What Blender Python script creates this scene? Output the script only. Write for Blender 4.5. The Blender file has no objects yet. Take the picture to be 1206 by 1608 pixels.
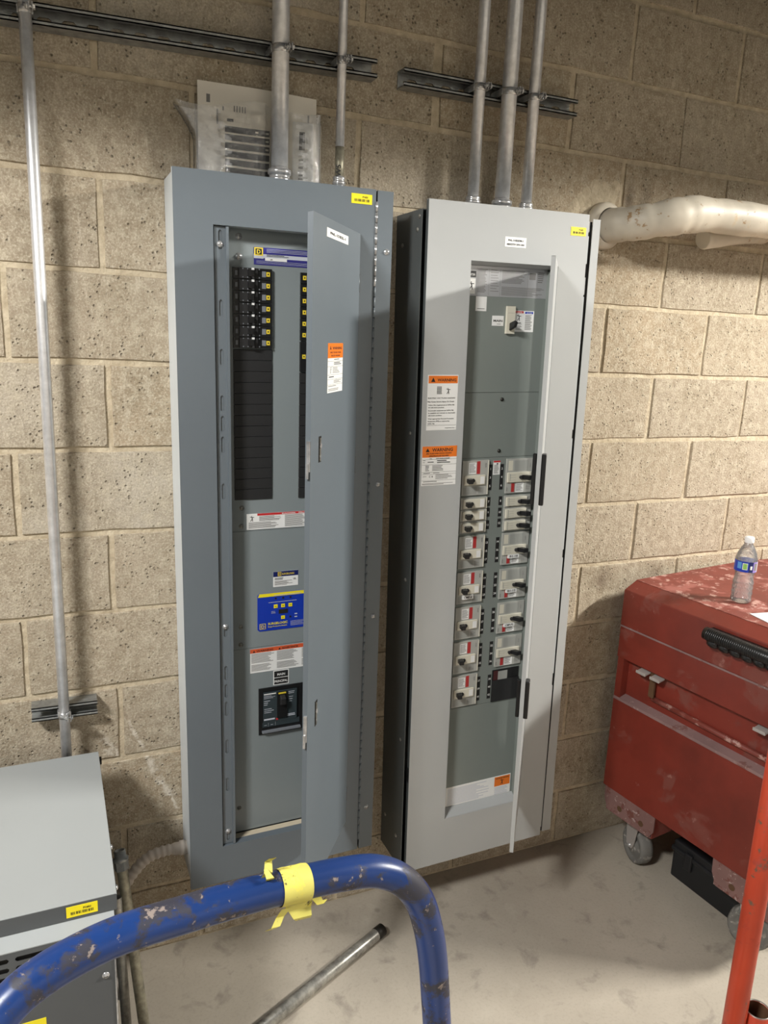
import bpy, bmesh, math, random
from mathutils import Vector, Matrix
random.seed(7)
SC = bpy.context.scene
COL = SC.collection

# ------------------------------------------------------------------ camera
RIGHT = Vector((0.916912696, -0.396932342, 0.041422497))
DOWN = Vector((-0.051141386, -0.219801009, -0.974203302))
FWD = Vector((0.395797505, 0.891140972, -0.221838010))
CAMP = Vector((-0.12798864, -1.90881564, 1.70808264))
cd = bpy.data.cameras.new('camera')
cam = bpy.data.objects.new('camera', cd)
COL.objects.link(cam)
cd.sensor_fit = 'HORIZONTAL'
cd.sensor_width = 36.0
cd.lens = 36.0 * 1200.0 / 1206.0
cd.clip_start = 0.02
cd.clip_end = 60
m = Matrix.Identity(4)
for i in range(3):
    m[i][0] = RIGHT[i]; m[i][1] = -DOWN[i]; m[i][2] = -FWD[i]; m[i][3] = CAMP[i]
cam.matrix_world = m
SC.camera = cam

# ------------------------------------------------------------------ world, lights, exposure
SC.view_settings.view_transform = 'Standard'
SC.view_settings.look = 'None'
SC.view_settings.gamma = 1.0
SC.view_settings.use_curve_mapping = False
SC.view_settings.exposure = 0.1
W = bpy.data.worlds.new('world')
SC.world = W
W.use_nodes = True
W.node_tree.nodes['Background'].inputs[0].default_value = (0.95, 0.97, 1.0, 1)
W.node_tree.nodes['Background'].inputs[1].default_value = 0.05

def area(name, loc, target, sx, sy, power, color=(1, 1, 1)):
    l = bpy.data.lights.new(name, 'AREA')
    l.shape = 'RECTANGLE'; l.size = sx; l.size_y = sy
    l.energy = power; l.color = color
    o = bpy.data.objects.new(name, l)
    COL.objects.link(o)
    o.location = loc
    d = Vector(target) - Vector(loc)
    o.rotation_euler = d.to_track_quat('-Z', 'X' if False else 'Y').to_euler()
    return o
# the room's ceiling lamps: two strong strips near the wall, each cut off above by an added duct
# (built below), and a row of dimmer fill lamps added behind, facing the rear wall
area('lamp_or_fill_light', (-1.66, -1.8, 3.20), (-0.6, 0, 1.2), 0.6, 0.34, 150, (1.0, 0.985, 0.95))
area('lamp_or_fill_light', (4.1, -1.8, 3.11), (1.6, 0, 1.3), 0.8, 0.15, 235, (1.0, 0.965, 0.89))
area('lamp_or_fill_light', (-2.6, -4.6, 3.36), (-2.6, -6.5, 1.9), 1.2, 0.30, 54, (1.0, 0.98, 0.95))
area('lamp_or_fill_light', (0.7, -4.6, 3.36), (0.7, -6.5, 1.9), 1.2, 0.30, 54, (1.0, 0.98, 0.95))
area('lamp_or_fill_light', (4.0, -4.6, 3.36), (4.0, -6.5, 1.9), 1.2, 0.30, 85, (1.0, 0.98, 0.95))

# ------------------------------------------------------------------ mesh helpers
class MB:
    def __init__(s):
        s.v = []; s.f = []; s.mi = []; s.mats = []; s.sm = []
    def mat(s, m):
        if m not in s.mats: s.mats.append(m)
        return s.mats.index(m)
    def face(s, idx, m, smooth=False):
        s.f.append(tuple(idx)); s.mi.append(s.mat(m)); s.sm.append(smooth)
    def add(s, pts):
        n = len(s.v); s.v.extend([tuple(p) for p in pts]); return n
    def box(s, x0, x1, y0, y1, z0, z1, m):
        n = s.add([(x, y, z) for z in (z0, z1) for y in (y0, y1) for x in (x0, x1)])
        for q in ((0, 2, 3, 1), (4, 5, 7, 6), (0, 1, 5, 4), (2, 6, 7, 3), (0, 4, 6, 2), (1, 3, 7, 5)):
            s.face([n + i for i in q], m)
        return s
    def quad(s, pts, m):
        n = s.add(pts); s.face(range(n, n + len(pts)), m)
    def prism(s, poly, axis, a0, a1, m):
        """poly: list of 2-d points in the plane normal to axis; extruded from a0 to a1"""
        def P(p, a):
            if axis == 'x': return (a, p[0], p[1])
            if axis == 'y': return (p[0], a, p[1])
            return (p[0], p[1], a)
        k = len(poly)
        n = s.add([P(p, a0) for p in poly] + [P(p, a1) for p in poly])
        s.face([n + i for i in range(k)], m)
        s.face([n + k + i for i in reversed(range(k))], m)
        for i in range(k):
            j = (i + 1) % k
            s.face([n + i, n + k + i, n + k + j, n + j], m)
        return s
    def lathe(s, prof, o, axis, n, m, smooth=True, cap0=False, cap1=False):
        """prof: list of (radius, height along axis)"""
        o = Vector(o); a = Vector(axis).normalized()
        u = a.orthogonal().normalized(); w = a.cross(u)
        base = len(s.v)
        for r, h in prof:
            for i in range(n):
                t = 2 * math.pi * i / n
                s.v.append(tuple(o + a * h + (u * math.cos(t) + w * math.sin(t)) * r))
        for k in range(len(prof) - 1):
            for i in range(n):
                j = (i + 1) % n
                s.face([base + k * n + i, base + k * n + j, base + (k + 1) * n + j, base + (k + 1) * n + i], m, smooth)
        if cap0: s.face([base + i for i in reversed(range(n))], m)
        if cap1: s.face([base + (len(prof) - 1) * n + i for i in range(n)], m)
        return s
    def cyl(s, p0, p1, r, n, m, smooth=True):
        d = Vector(p1) - Vector(p0)
        return s.lathe([(r, 0), (r, d.length)], p0, d, n, m, smooth, True, True)
    def tube(s, pts, r, n, m, caps=True):
        pts = [Vector(p) for p in pts]
        rr = r if isinstance(r, (list, tuple)) else [r] * len(pts)
        base = len(s.v)
        u = None
        for i, p in enumerate(pts):
            t = (pts[min(i + 1, len(pts) - 1)] - pts[max(i - 1, 0)]).normalized()
            u = t.orthogonal().normalized() if u is None else (u - t * u.dot(t)).normalized()
            w = t.cross(u)
            for k in range(n):
                a = 2 * math.pi * k / n
                s.v.append(tuple(p + (u * math.cos(a) + w * math.sin(a)) * rr[i]))
        for i in range(len(pts) - 1):
            for k in range(n):
                j = (k + 1) % n
                s.face([base + i * n + k, base + i * n + j, base + (i + 1) * n + j, base + (i + 1) * n + k], m, True)
        if caps:
            s.face([base + k for k in reversed(range(n))], m)
            s.face([base + (len(pts) - 1) * n + k for k in range(n)], m)
        return s
    def plate(s, x0, x1, z0, z1, yf, yb, holes, m, ch=0.0, mi=None):
        """sheet in the xz plane, front at yf, back at yb, with rectangular (or chamfered) through holes"""
        mi = mi or m
        xs = sorted({x0, x1} | {h[0] for h in holes} | {h[1] for h in holes})
        zs = sorted({z0, z1} | {h[2] for h in holes} | {h[3] for h in holes})
        idx = {}
        def V(x, y, z):
            k = (round(x, 6), y, round(z, 6))
            if k not in idx: idx[k] = s.add([(x, y, z)])
            return idx[k]
        for i in range(len(xs) - 1):
            for j in range(len(zs) - 1):
                cx = (xs[i] + xs[i + 1]) / 2; cz = (zs[j] + zs[j + 1]) / 2
                if any(h[0] < cx < h[1] and h[2] < cz < h[3] for h in holes): continue
                a, b, c, d = xs[i], xs[i + 1], zs[j], zs[j + 1]
                s.face([V(a, yf, c), V(b, yf, c), V(b, yf, d), V(a, yf, d)], m)
                s.face([V(a, yb, d), V(b, yb, d), V(b, yb, c), V(a, yb, c)], m)
        for a, b, c, d in ((x0, z0, x1, z0), (x1, z0, x1, z1), (x1, z1, x0, z1), (x0, z1, x0, z0)):
            s.quad([(a, yf, b), (a, yb, b), (c, yb, d), (c, yf, d)], m)
        for h in holes:
            a, b, c, d = h[:4]
            if ch:
                k = ch
                oc = [(a + k, c), (b - k, c), (b, c + k), (b, d - k), (b - k, d), (a + k, d), (a, d - k), (a, c + k)]
                for (px, pz, q, r) in ((a, c, 0, 7), (b, c, 2, 1), (b, d, 4, 3), (a, d, 6, 5)):
                    s.quad([(px, yf, pz), (oc[q][0], yf, oc[q][1]), (oc[r][0], yf, oc[r][1])], m)
            else:
                oc = [(a, c), (b, c), (b, d), (a, d)]
            for i in range(len(oc)):
                p, q = oc[i], oc[(i + 1) % len(oc)]
                s.quad([(p[0], yf, p[1]), (q[0], yf, q[1]), (q[0], yb, q[1]), (p[0], yb, p[1])], mi)
        return s
    def text(s, st, x, z, size, m, y=0.0, align='c', width=None, font_w=1.0, vert=False):
        vs, fs, (bx0, bx1) = glyphs(st)
        w = bx1 - bx0
        sx = size * font_w
        if width: sx = width / max(w, 1e-6)
        off = {'c': -(bx0 + bx1) / 2, 'l': -bx0, 'r': -bx1}[align]
        if vert:
            n = s.add([(x - pz * size, y, z + (px + off) * sx) for px, pz in vs])
        else:
            n = s.add([(x + (px + off) * sx, y, z + pz * size) for px, pz in vs])
        for f in fs: s.face([n + i for i in f], m)
        return s
    def rect(s, x0, x1, z0, z1, m, y):
        s.quad([(x0, y, z0), (x1, y, z0), (x1, y, z1), (x0, y, z1)], m); return s
    def lines(s, x0, x1, z1, z0, n, m, y, h=0.45, rnd=0.35):
        p = (z1 - z0) / n
        for i in range(n):
            zt = z1 - p * i
            xe = x1 - (x1 - x0) * rnd * random.random()
            s.rect(x0, xe, zt - p * h, zt, m, y)
        return s

_G = {}
def glyphs(st):
    if st in _G: return _G[st]
    c = bpy.data.curves.new('t', 'FONT'); c.body = st; c.size = 1.0; c.resolution_u = 2
    c.offset = 0.022
    o = bpy.data.objects.new('t', c); COL.objects.link(o)
    dg = bpy.context.evaluated_depsgraph_get()
    me = o.evaluated_get(dg).to_mesh()
    vs = [(v.co.x, v.co.y) for v in me.vertices]
    fs = [tuple(p.vertices) for p in me.polygons]
    o.evaluated_get(dg).to_mesh_clear()
    bpy.data.objects.remove(o); bpy.data.curves.remove(c)
    bx = (min([v[0] for v in vs] or [0]), max([v[0] for v in vs] or [1]))
    _G[st] = (vs, fs, bx)
    return _G[st]

def obj(name, mb, parent=None, loc=None, rot=None, bevel=0.0, seg=2, weld=True, recalc=False):
    me = bpy.data.meshes.new(name)
    me.from_pydata(mb.v, [], mb.f)
    for mt in mb.mats: me.materials.append(mt)
    me.polygons.foreach_set('material_index', mb.mi)
    me.polygons.foreach_set('use_smooth', mb.sm)
    me.update()
    if bevel or recalc:
        bm = bmesh.new(); bm.from_mesh(me)
        bmesh.ops.remove_doubles(bm, verts=bm.verts, dist=1e-5)
        bmesh.ops.recalc_face_normals(bm, faces=bm.faces)
        bm.to_mesh(me); bm.free()
    o = bpy.data.objects.new(name, me)
    COL.objects.link(o)
    if parent: o.parent = parent
    if loc: o.location = loc
    if rot: o.rotation_euler = rot
    if bevel:
        b = o.modifiers.new('bevel', 'BEVEL'); b.width = bevel; b.segments = seg; b.limit_method = 'ANGLE'
        b.angle_limit = math.radians(40)
    return o

def thing(name, label, cat, loc=(0, 0, 0), rot=(0, 0, 0), group=None):
    o = bpy.data.objects.new(name, None); COL.objects.link(o)
    o.empty_display_size = 0.05
    o.location = loc; o.rotation_euler = rot
    o['label'] = label; o['category'] = cat
    if group: o['group'] = group
    return o
def tag(o, label, cat, group=None):
    o['label'] = label; o['category'] = cat
    if group: o['group'] = group
    return o
def struct(o): o['kind'] = 'structure'; return o
def copy_tree(o, parent=None):
    c = o.copy(); COL.objects.link(c); c.parent = parent
    for ch in [x for x in bpy.data.objects if x.parent == o]: copy_tree(ch, c)
    return c

# ------------------------------------------------------------------ materials
def L(c):
    """sRGB 0-255 -> linear"""
    return tuple(((x / 255) / 12.92 if x / 255 <= 0.04045 else ((x / 255 + 0.055) / 1.055) ** 2.4) for x in c) + (1,)
class N:
    def __init__(s, name):
        s.m = bpy.data.materials.new(name); s.m.use_nodes = True
        s.t = s.m.node_tree; s.b = s.t.nodes['Principled BSDF']
    def n(s, typ, **kw):
        x = s.t.nodes.new(typ)
        for k, v in kw.items():
            if k.startswith('_'): setattr(x, k[1:], v)
            else:
                key = int(k[1:]) if k[0] == 'i' and k[1:].isdigit() else k.replace('_', ' ')
                x.inputs[key].default_value = v
        return x
    def l(s, a, b): s.t.links.new(a, b)
    def noise(s, vec, scale, detail=4, rough=0.55, dist=0.0):
        x = s.n('ShaderNodeTexNoise', Scale=scale, Detail=detail, Roughness=rough, Distortion=dist)
        if vec is not None: s.l(vec, x.inputs['Vector'])
        return x.outputs['Fac']
    def ramp(s, fac, stops, interp='LINEAR'):
        x = s.n('ShaderNodeValToRGB'); x.color_ramp.interpolation = interp
        e = x.color_ramp.elements
        while len(e) > 1: e.remove(e[-1])
        e[0].position = stops[0][0]; e[0].color = stops[0][1]
        for p, c in stops[1:]:
            q = e.new(p); q.color = c
        s.l(fac, x.inputs[0]); return x.outputs[0]
    def mask(s, fac, a, b):
        x = s.n('ShaderNodeMapRange', _clamp=True); x.inputs[1].default_value = a; x.inputs[2].default_value = b
        s.l(fac, x.inputs[0]); return x.outputs[0]
    def mix(s, fac, a, b, mode='MIX'):
        x = s.n('ShaderNodeMix', _data_type='RGBA', _blend_type=mode)
        for i, v in ((0, fac), (6, a), (7, b)):
            if hasattr(v, 'default_value') and not isinstance(v, (int, float, tuple)): s.l(v, x.inputs[i])
            else: x.inputs[i].default_value = v
        return x.outputs[2]
    def mth(s, op, a, b=0.0, c=0.0):
        x = s.n('ShaderNodeMath', _operation=op)
        for i, v in enumerate((a, b, c)):
            if isinstance(v, (int, float)): x.inputs[i].default_value = v
            else: s.l(v, x.inputs[i])
        return x.outputs[0]
    def bump(s, h, strength, dist=0.01):
        x = s.n('ShaderNodeBump', Strength=strength, Distance=dist)
        s.l(h, x.inputs['Height']); s.l(x.outputs[0], s.b.inputs['Normal'])
    def pos(s): return s.n('ShaderNodeNewGeometry').outputs['Position']
    def obj(s): return s.n('ShaderNodeTexCoord').outputs['Object']
    def set(s, **kw):
        for k, v in kw.items():
            i = s.b.inputs[k.replace('_', ' ')]
            if isinstance(v, (int, float, tuple)): i.default_value = v
            else: s.l(v, i)
        return s
def flat(name, c, rough=0.5, metal=0.0, **kw):
    x = N(name); x.set(Base_Color=L(c) if max(c) > 1.0 else tuple(c) + (1,), Roughness=rough, Metallic=metal, **kw)
    return x.m

def blob(x, P, cx, cz, rx, rz, soft=0.6):
    """elliptical stain mask around a wall point"""
    s = x.n('ShaderNodeSeparateXYZ'); x.l(P, s.inputs[0])
    a = x.mth('MULTIPLY', x.mth('SUBTRACT', s.outputs[0], cx), 1 / rx)
    b = x.mth('MULTIPLY', x.mth('SUBTRACT', s.outputs[2], cz), 1 / rz)
    d = x.mth('SQRT', x.mth('ADD', x.mth('MULTIPLY', a, a), x.mth('MULTIPLY', b, b)))
    return x.mask(d, 1.0, 1.0 - soft)

def m_block():
    x = N('concrete_block'); P = x.pos()
    r = x.n('ShaderNodeObjectInfo').outputs['Random']
    base = x.ramp(r, [(0.0, L((162, 149, 130))), (0.35, L((175, 161, 141))), (0.6, L((180, 169, 152))), (0.8, L((170, 151, 124))), (1.0, L((184, 175, 160)))])
    big = x.noise(P, 5.5, 5, 0.6)
    c = x.mix(x.mask(big, 0.35, 0.7), base, L((150, 136, 114)), 'MIX')
    mid = x.noise(P, 38, 5, 0.7)
    c = x.mix(x.mask(mid, 0.45, 0.72), c, L((192, 181, 160)))
    fine = x.noise(P, 210, 3, 0.7)
    c = x.mix(x.mth('MULTIPLY', x.mask(fine, 0.52, 0.66), 0.45), c, L((222, 212, 192)))
    c = x.mix(x.mth('MULTIPLY', x.mask(fine, 0.46, 0.34), 0.42), c, L((120, 106, 86)))
    # vertical smear of cement
    mp = x.n('ShaderNodeMapping'); x.l(P, mp.inputs[0]); mp.inputs['Scale'].default_value = (60, 60, 14)
    sm = x.noise(mp.outputs[0], 1.0, 4, 0.7)
    c = x.mix(x.mth('MULTIPLY', x.mask(sm, 0.56, 0.74), 0.45), c, L((216, 206, 187)))
    # pores
    v = x.n('ShaderNodeTexVoronoi', Scale=85.0); x.l(P, v.inputs['Vector'])
    pn = x.noise(P, 22, 3, 0.5)
    pore = x.mth('MULTIPLY', x.mask(v.outputs['Distance'], 0.26, 0.06), x.mask(pn, 0.47, 0.56))
    c = x.mix(x.mth('MULTIPLY', pore, 0.45), c, L((104, 90, 72)))
    # stains that belong to the wall
    nz = x.noise(P, 14, 4, 0.6)
    for cx, cz, rx, rz, col, k in ((1.515, 0.965, 0.055, 0.05, (92, 70, 58), .5), (1.735, 0.97, 0.05, 0.045, (98, 76, 62), .4),
                                   (1.28, 0.875, 0.10, 0.03, (110, 80, 45), .55), (1.36, 0.925, 0.05, 0.022, (110, 80, 45), .45),
                                   (1.46, 2.14, 0.03, 0.07, (52, 45, 38), .6), (1.52, 2.10, 0.035, 0.10, (52, 45, 38), .6), (0.86, 1.22, 0.2, 0.2, (150, 120, 80), .3)):
        k2 = x.mth('MULTIPLY', x.mth('MULTIPLY', blob(x, P, cx, cz, rx, rz, 0.8), x.mask(nz, 0.3, 0.55)), k)
        c = x.mix(k2, c, L(col))
    s = x.n('ShaderNodeSeparateXYZ'); x.l(P, s.inputs[0])
    # white drip of spilled grout, running from (0.02,0.70) down to (0.13,0.44)
    for (xa, za, xb, zb, w) in ((0.018, 0.715, 0.055, 0.625, 0.007), (0.055, 0.625, 0.125, 0.47, 0.016), (0.12, 0.48, 0.14, 0.43, 0.006), (-0.045, 0.68, 0.0, 0.6, 0.02)):
        t = x.mth('DIVIDE', x.mth('SUBTRACT', s.outputs[2], za), zb - za)
        cx = x.mth('MULTIPLY_ADD', t, xb - xa, xa)
        d = x.mth('ABSOLUTE', x.mth('SUBTRACT', s.outputs[0], x.mth('ADD', cx, x.mth('MULTIPLY', x.mth('SUBTRACT', nz, 0.5), 0.05))))
        k2 = x.mth('MULTIPLY', x.mask(d, w, w * 0.3), x.mth('MULTIPLY', x.mask(t, -0.02, 0.05), x.mask(t, 1.02, 0.95)))
        k2 = x.mth('MULTIPLY', k2, x.mask(mid, 0.4, 0.55))
        c = x.mix(x.mth('MULTIPLY', k2, 0.8), c, L((222, 214, 200)))
    x.set(Base_Color=c, Roughness=0.93)
    h = x.mth('SUBTRACT', x.mth('MULTIPLY_ADD', mid, 0.5, x.mth('MULTIPLY', x.noise(P, 160, 3, 0.6), 0.35)), x.mth('MULTIPLY', pore, 0.9))
    x.bump(h, 0.95, 0.0055)
    return x.m
def m_mortar():
    x = N('mortar'); P = x.pos()
    a = x.noise(P, 30, 5, 0.65)
    c = x.mix(x.mask(a, 0.35, 0.7), L((178, 163, 138)), L((212, 199, 174)))
    x.set(Base_Color=c, Roughness=0.95); x.bump(x.noise(P, 90, 4, 0.6), 0.8, 0.005)
    return x.m
def m_floor():
    x = N('concrete_floor'); P = x.pos()
    a = x.noise(P, 2.4, 6, 0.62, 0.3); b = x.noise(P, 11, 6, 0.62, 0.4); g = x.noise(P, 120, 3, 0.6)
    c = x.mix(x.mask(a, 0.3, 0.72), L((184, 175, 161)), L((166, 157, 143)))
    c = x.mix(x.mth('MULTIPLY', x.mask(b, 0.56, 0.68), 0.55), c, L((128, 120, 110)))
    c = x.mix(x.mth('MULTIPLY', x.mask(b, 0.42, 0.30), 0.5), c, L((184, 176, 162)))
    v = x.n('ShaderNodeTexVoronoi', Scale=9.0); x.l(P, v.inputs['Vector'])
    k = x.mth('MULTIPLY', x.mask(v.outputs['Distance'], 0.12, 0.06), x.mask(x.noise(P, 6, 3), 0.5, 0.6))
    c = x.mix(x.mth('MULTIPLY', k, 0.38), c, L((84, 77, 69)))
    c = x.mix(x.mth('MULTIPLY', x.mask(g, 0.5, 0.75), 0.15), c, L((100, 92, 82)))
    x.set(Base_Color=c, Roughness=x.mth('MULTIPLY_ADD', a, 0.3, 0.45)); x.bump(x.mth('ADD', b, x.mth('MULTIPLY', g, 0.3)), 0.15, 0.004)
    return x.m
def m_galv(name, base, rough=0.32, dark=0.7):
    x = N(name); P = x.obj()
    v = x.n('ShaderNodeTexVoronoi', Scale=140.0, _feature='F1'); x.l(P, v.inputs['Vector'])
    a = x.noise(P, 45, 4, 0.6)
    c = x.mix(x.mask(a, 0.3, 0.7), L(base), L([int(q * dark) for q in base]))
    x.set(Base_Color=c, Metallic=0.62, Roughness=x.mth('MULTIPLY_ADD', a, 0.25, rough - 0.1)); x.bump(a, 0.08, 0.002)
    return x.m
def m_paint(name, c1, rough=0.4, spec=0.5):
    x = N(name); P = x.obj()
    a = x.noise(P, 2.0, 3, 0.5); g = x.noise(P, 350, 2, 0.5)
    c = x.mix(x.mask(a, 0.3, 0.75), L(c1), L([int(q * 0.955) for q in c1]))
    x.set(Base_Color=c, Roughness=x.mth('MULTIPLY_ADD', a, 0.12, rough - 0.06), Specular_IOR_Level=spec); x.bump(g, 0.035, 0.001)
    return x.m
def m_worn(name, c1, c2, c3, thr=0.6, scale=18, rough=0.4, thr3=0.66, sc3=60, metal3=0.0):
    """paint c1 mottled with c2, chipped to c3"""
    x = N(name); P = x.obj()
    a = x.noise(P, 4, 4, 0.6); b = x.noise(P, scale, 6, 0.68, 0.3); d = x.noise(P, sc3, 5, 0.7)
    c = x.mix(x.mask(a, 0.4, 0.7), L(c1), L([int(q * 0.82) for q in c1]))
    k = x.mask(b, thr, thr + 0.06)
    c = x.mix(k, c, L(c2))
    k3 = x.mask(x.mth('MULTIPLY', d, x.mth('MULTIPLY_ADD', b, 0.6, 0.7)), thr3, thr3 + 0.05)
    c = x.mix(k3, c, L(c3))
    x.set(Base_Color=c, Roughness=x.mth('MULTIPLY_ADD', k, 0.25, rough)); x.bump(x.mth('ADD', k, k3), -0.12, 0.002)
    return x.m

M = dict(
    block=m_block(), mortar=m_mortar(), floor=m_floor(),
    galv=m_galv('galvanised_steel', (240, 240, 242), 0.34, .88), strut=m_galv('galvanised_strut', (176, 178, 176), 0.42, 0.78),
    zinc=m_galv('zinc_plate', (225, 225, 225), 0.2), dull=m_galv('dull_pipe', (190, 187, 178), 0.32, 0.62),
    emt_old=m_galv('aged_conduit', (190, 184, 162), 0.5, 0.65), dark_metal=flat('dark_metal', (52, 50, 46), 0.5, 0.6),
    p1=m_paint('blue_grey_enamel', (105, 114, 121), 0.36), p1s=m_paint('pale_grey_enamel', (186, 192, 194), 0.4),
    p1lit=m_paint('lit_side_grey', (214, 220, 224), 0.4), p2=m_paint('light_grey_enamel', (178, 180, 180), 0.34), p2d=m_paint('grey_green_enamel', (130, 137, 132), 0.38),
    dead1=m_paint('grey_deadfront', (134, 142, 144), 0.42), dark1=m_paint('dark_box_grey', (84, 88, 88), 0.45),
    tr=m_paint('transformer_lit_grey', (160, 164, 165), 0.5), trd=m_paint('transformer_shaded_grey', (86, 89, 91), 0.4),
    black=flat('black_plastic', (24, 24, 25), 0.35), black2=flat('matt_black_plastic', (34, 34, 35), 0.55),
    ink=flat('black_ink', (28, 27, 27), 0.6), grey_ink=flat('grey_ink', (128, 126, 124), 0.6), white=flat('white_vinyl', (238, 238, 236), 0.4),
    cream=flat('cream_plastic', (218, 213, 196), 0.42), bgrey=flat('breaker_grey', (176, 176, 170), 0.45), bgrey2=flat('breaker_mid_grey', (158, 159, 154), 0.45),
    bdark=flat('main_breaker_face', (52, 62, 66), 0.4), tagg=flat('tag_grey', (120, 124, 130), 0.5),
    yellow=flat('yellow_label', (247, 228, 38), 0.4), gold=flat('yellow_print', (232, 205, 60), 0.45), orange=flat('orange_label', (233, 120, 30), 0.42), orange2=flat('orange_red_label', (214, 92, 52), 0.42),
    red=flat('red_print', (196, 44, 46), 0.42), bred=flat('breaker_red', (178, 52, 52), 0.45),
    blue=flat('blue_plate', (22, 56, 172), 0.35), navy=flat('navy_print', (52, 50, 128), 0.4), navy2=flat('dark_navy_print', (18, 30, 92), 0.4),
    lav=flat('pale_print', (200, 204, 214), 0.4), foil=flat('foil_label', (196, 196, 198), 0.28, 0.55),
    cubered=m_worn('red_chest_paint', (124, 48, 37), (118, 62, 53), (140, 92, 84), 0.56, 5, 0.42, 0.66, 26),
    topred=m_worn('dusty_red_lid', (122, 56, 46), (146, 86, 76), (178, 138, 128), 0.52, 12, 0.55, 0.56, 26),
    scuff=m_worn('scuffed_edge', (140, 112, 110), (120, 82, 76), (160, 136, 132), 0.58, 14, 0.6, 0.62, 50), dustpink=m_worn('dusty_caster_skid', (128, 96, 92), (110, 66, 58), (170, 150, 146), 0.55, 20, 0.55, 0.6, 60),
    tubeblue=m_worn('blue_tube_paint', (24, 56, 116), (50, 50, 62), (140, 128, 122), 0.52, 20, 0.34, 0.64, 80),
    polered=m_worn('orange_red_paint', (186, 64, 37), (150, 52, 34), (96, 74, 60), 0.58, 16, 0.38, 0.64, 40),
    rust=flat('rusty_inside', (88, 62, 40), 0.8), tape=m_worn('yellow_tape', (242, 232, 120), (228, 216, 98), (70, 64, 40), 0.5, 40, 0.45, 0.64, 120),
    sill_box_beige=flat('lit_sill_and_box_beige', (205, 192, 168), 0.7), rubber=m_worn('grey_caster_tread', (112, 110, 106), (138, 134, 128), (160, 156, 150), 0.55, 30, 0.75, 0.62, 60),
    paper=flat('paper', (240, 234, 222), 0.75), paper2=flat('white_paper', (232, 232, 230), 0.7),
    insul=m_worn('painted_pipe_lagging', (218, 208, 190), (196, 176, 146), (150, 122, 88), 0.60, 9, 0.5, 0.62, 30),
    mortarpatch=m_mortar(), steelgrey=flat('latch_steel', (178, 172, 168), 0.5, 0.3), white_gloss=flat('white_cap', (245, 245, 245), 0.3),
    lime=flat('lime_print', (130, 190, 60), 0.4), sky=flat('light_blue_print', (90, 150, 215), 0.4), purple=flat('violet_print', (150, 130, 200), 0.4),
    blackcase=m_worn('black_case_plastic', (26, 27, 30), (38, 38, 42), (60, 60, 62), 0.6, 14, 0.5, 0.7, 40),
    rearpaint=flat('rear_wall_paint', (222, 218, 208), 0.8), blocker=flat('blocker_steel', (120, 122, 122), 0.5, 0.4), lens=None, ivory=flat('ivory_fitting', (196, 186, 176), 0.5),
)
def m_plastic(name, tint=(1, 1, 1), alpha=0.3, rough=0.12):
    x = N(name); t = x.t
    tr = x.n('ShaderNodeBsdfTransparent'); tr.inputs[0].default_value = tint + (1,)
    gl = x.n('ShaderNodeBsdfGlossy'); gl.inputs['Roughness'].default_value = rough
    df = x.n('ShaderNodeBsdfTranslucent'); df.inputs[0].default_value = (0.9, 0.9, 0.9, 1)
    d2 = x.n('ShaderNodeBsdfDiffuse'); d2.inputs[0].default_value = (0.9, 0.9, 0.9, 1)
    bn = x.n('ShaderNodeBump', Strength=0.8, Distance=0.006)
    q = x.noise(x.obj(), 60, 3, 0.6, 0.8)
    x.l(x.mth('ABSOLUTE', x.mth('SUBTRACT', q, 0.5)), bn.inputs['Height'])
    x.l(bn.outputs[0], gl.inputs['Normal'])
    lw = x.n('ShaderNodeFresnel', IOR=1.5); x.l(bn.outputs[0], lw.inputs['Normal'])
    a = x.n('ShaderNodeMixShader'); a.inputs[0].default_value = alpha
    x.l(tr.outputs[0], a.inputs[1]); x.l(d2.outputs[0], a.inputs[2])
    b = x.n('ShaderNodeMixShader'); x.l(x.mth('MULTIPLY_ADD', lw.outputs[0], 1.3, 0.05), b.inputs[0]); x.l(a.outputs[0], b.inputs[1]); x.l(gl.outputs[0], b.inputs[2])
    x.l(b.outputs[0], t.nodes['Material Output'].inputs['Surface'])
    return x.m
M['bag'] = m_plastic('clear_bag', (0.98, 0.98, 0.97), 0.05, 0.12)
M['bag_haze'] = m_plastic('bunched_clear_bag', (0.98, 0.98, 0.97), 0.24, 0.10)
M['pet'] = m_plastic('clear_bottle', (0.98, 0.97, 0.97), 0.16, 0.06)
M['glow'] = N('lamp_glow').set(Base_Color=(1, 1, 1, 1), Emission_Color=(1, 0.96, 0.9, 1), Emission_Strength=6.0).m

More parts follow.
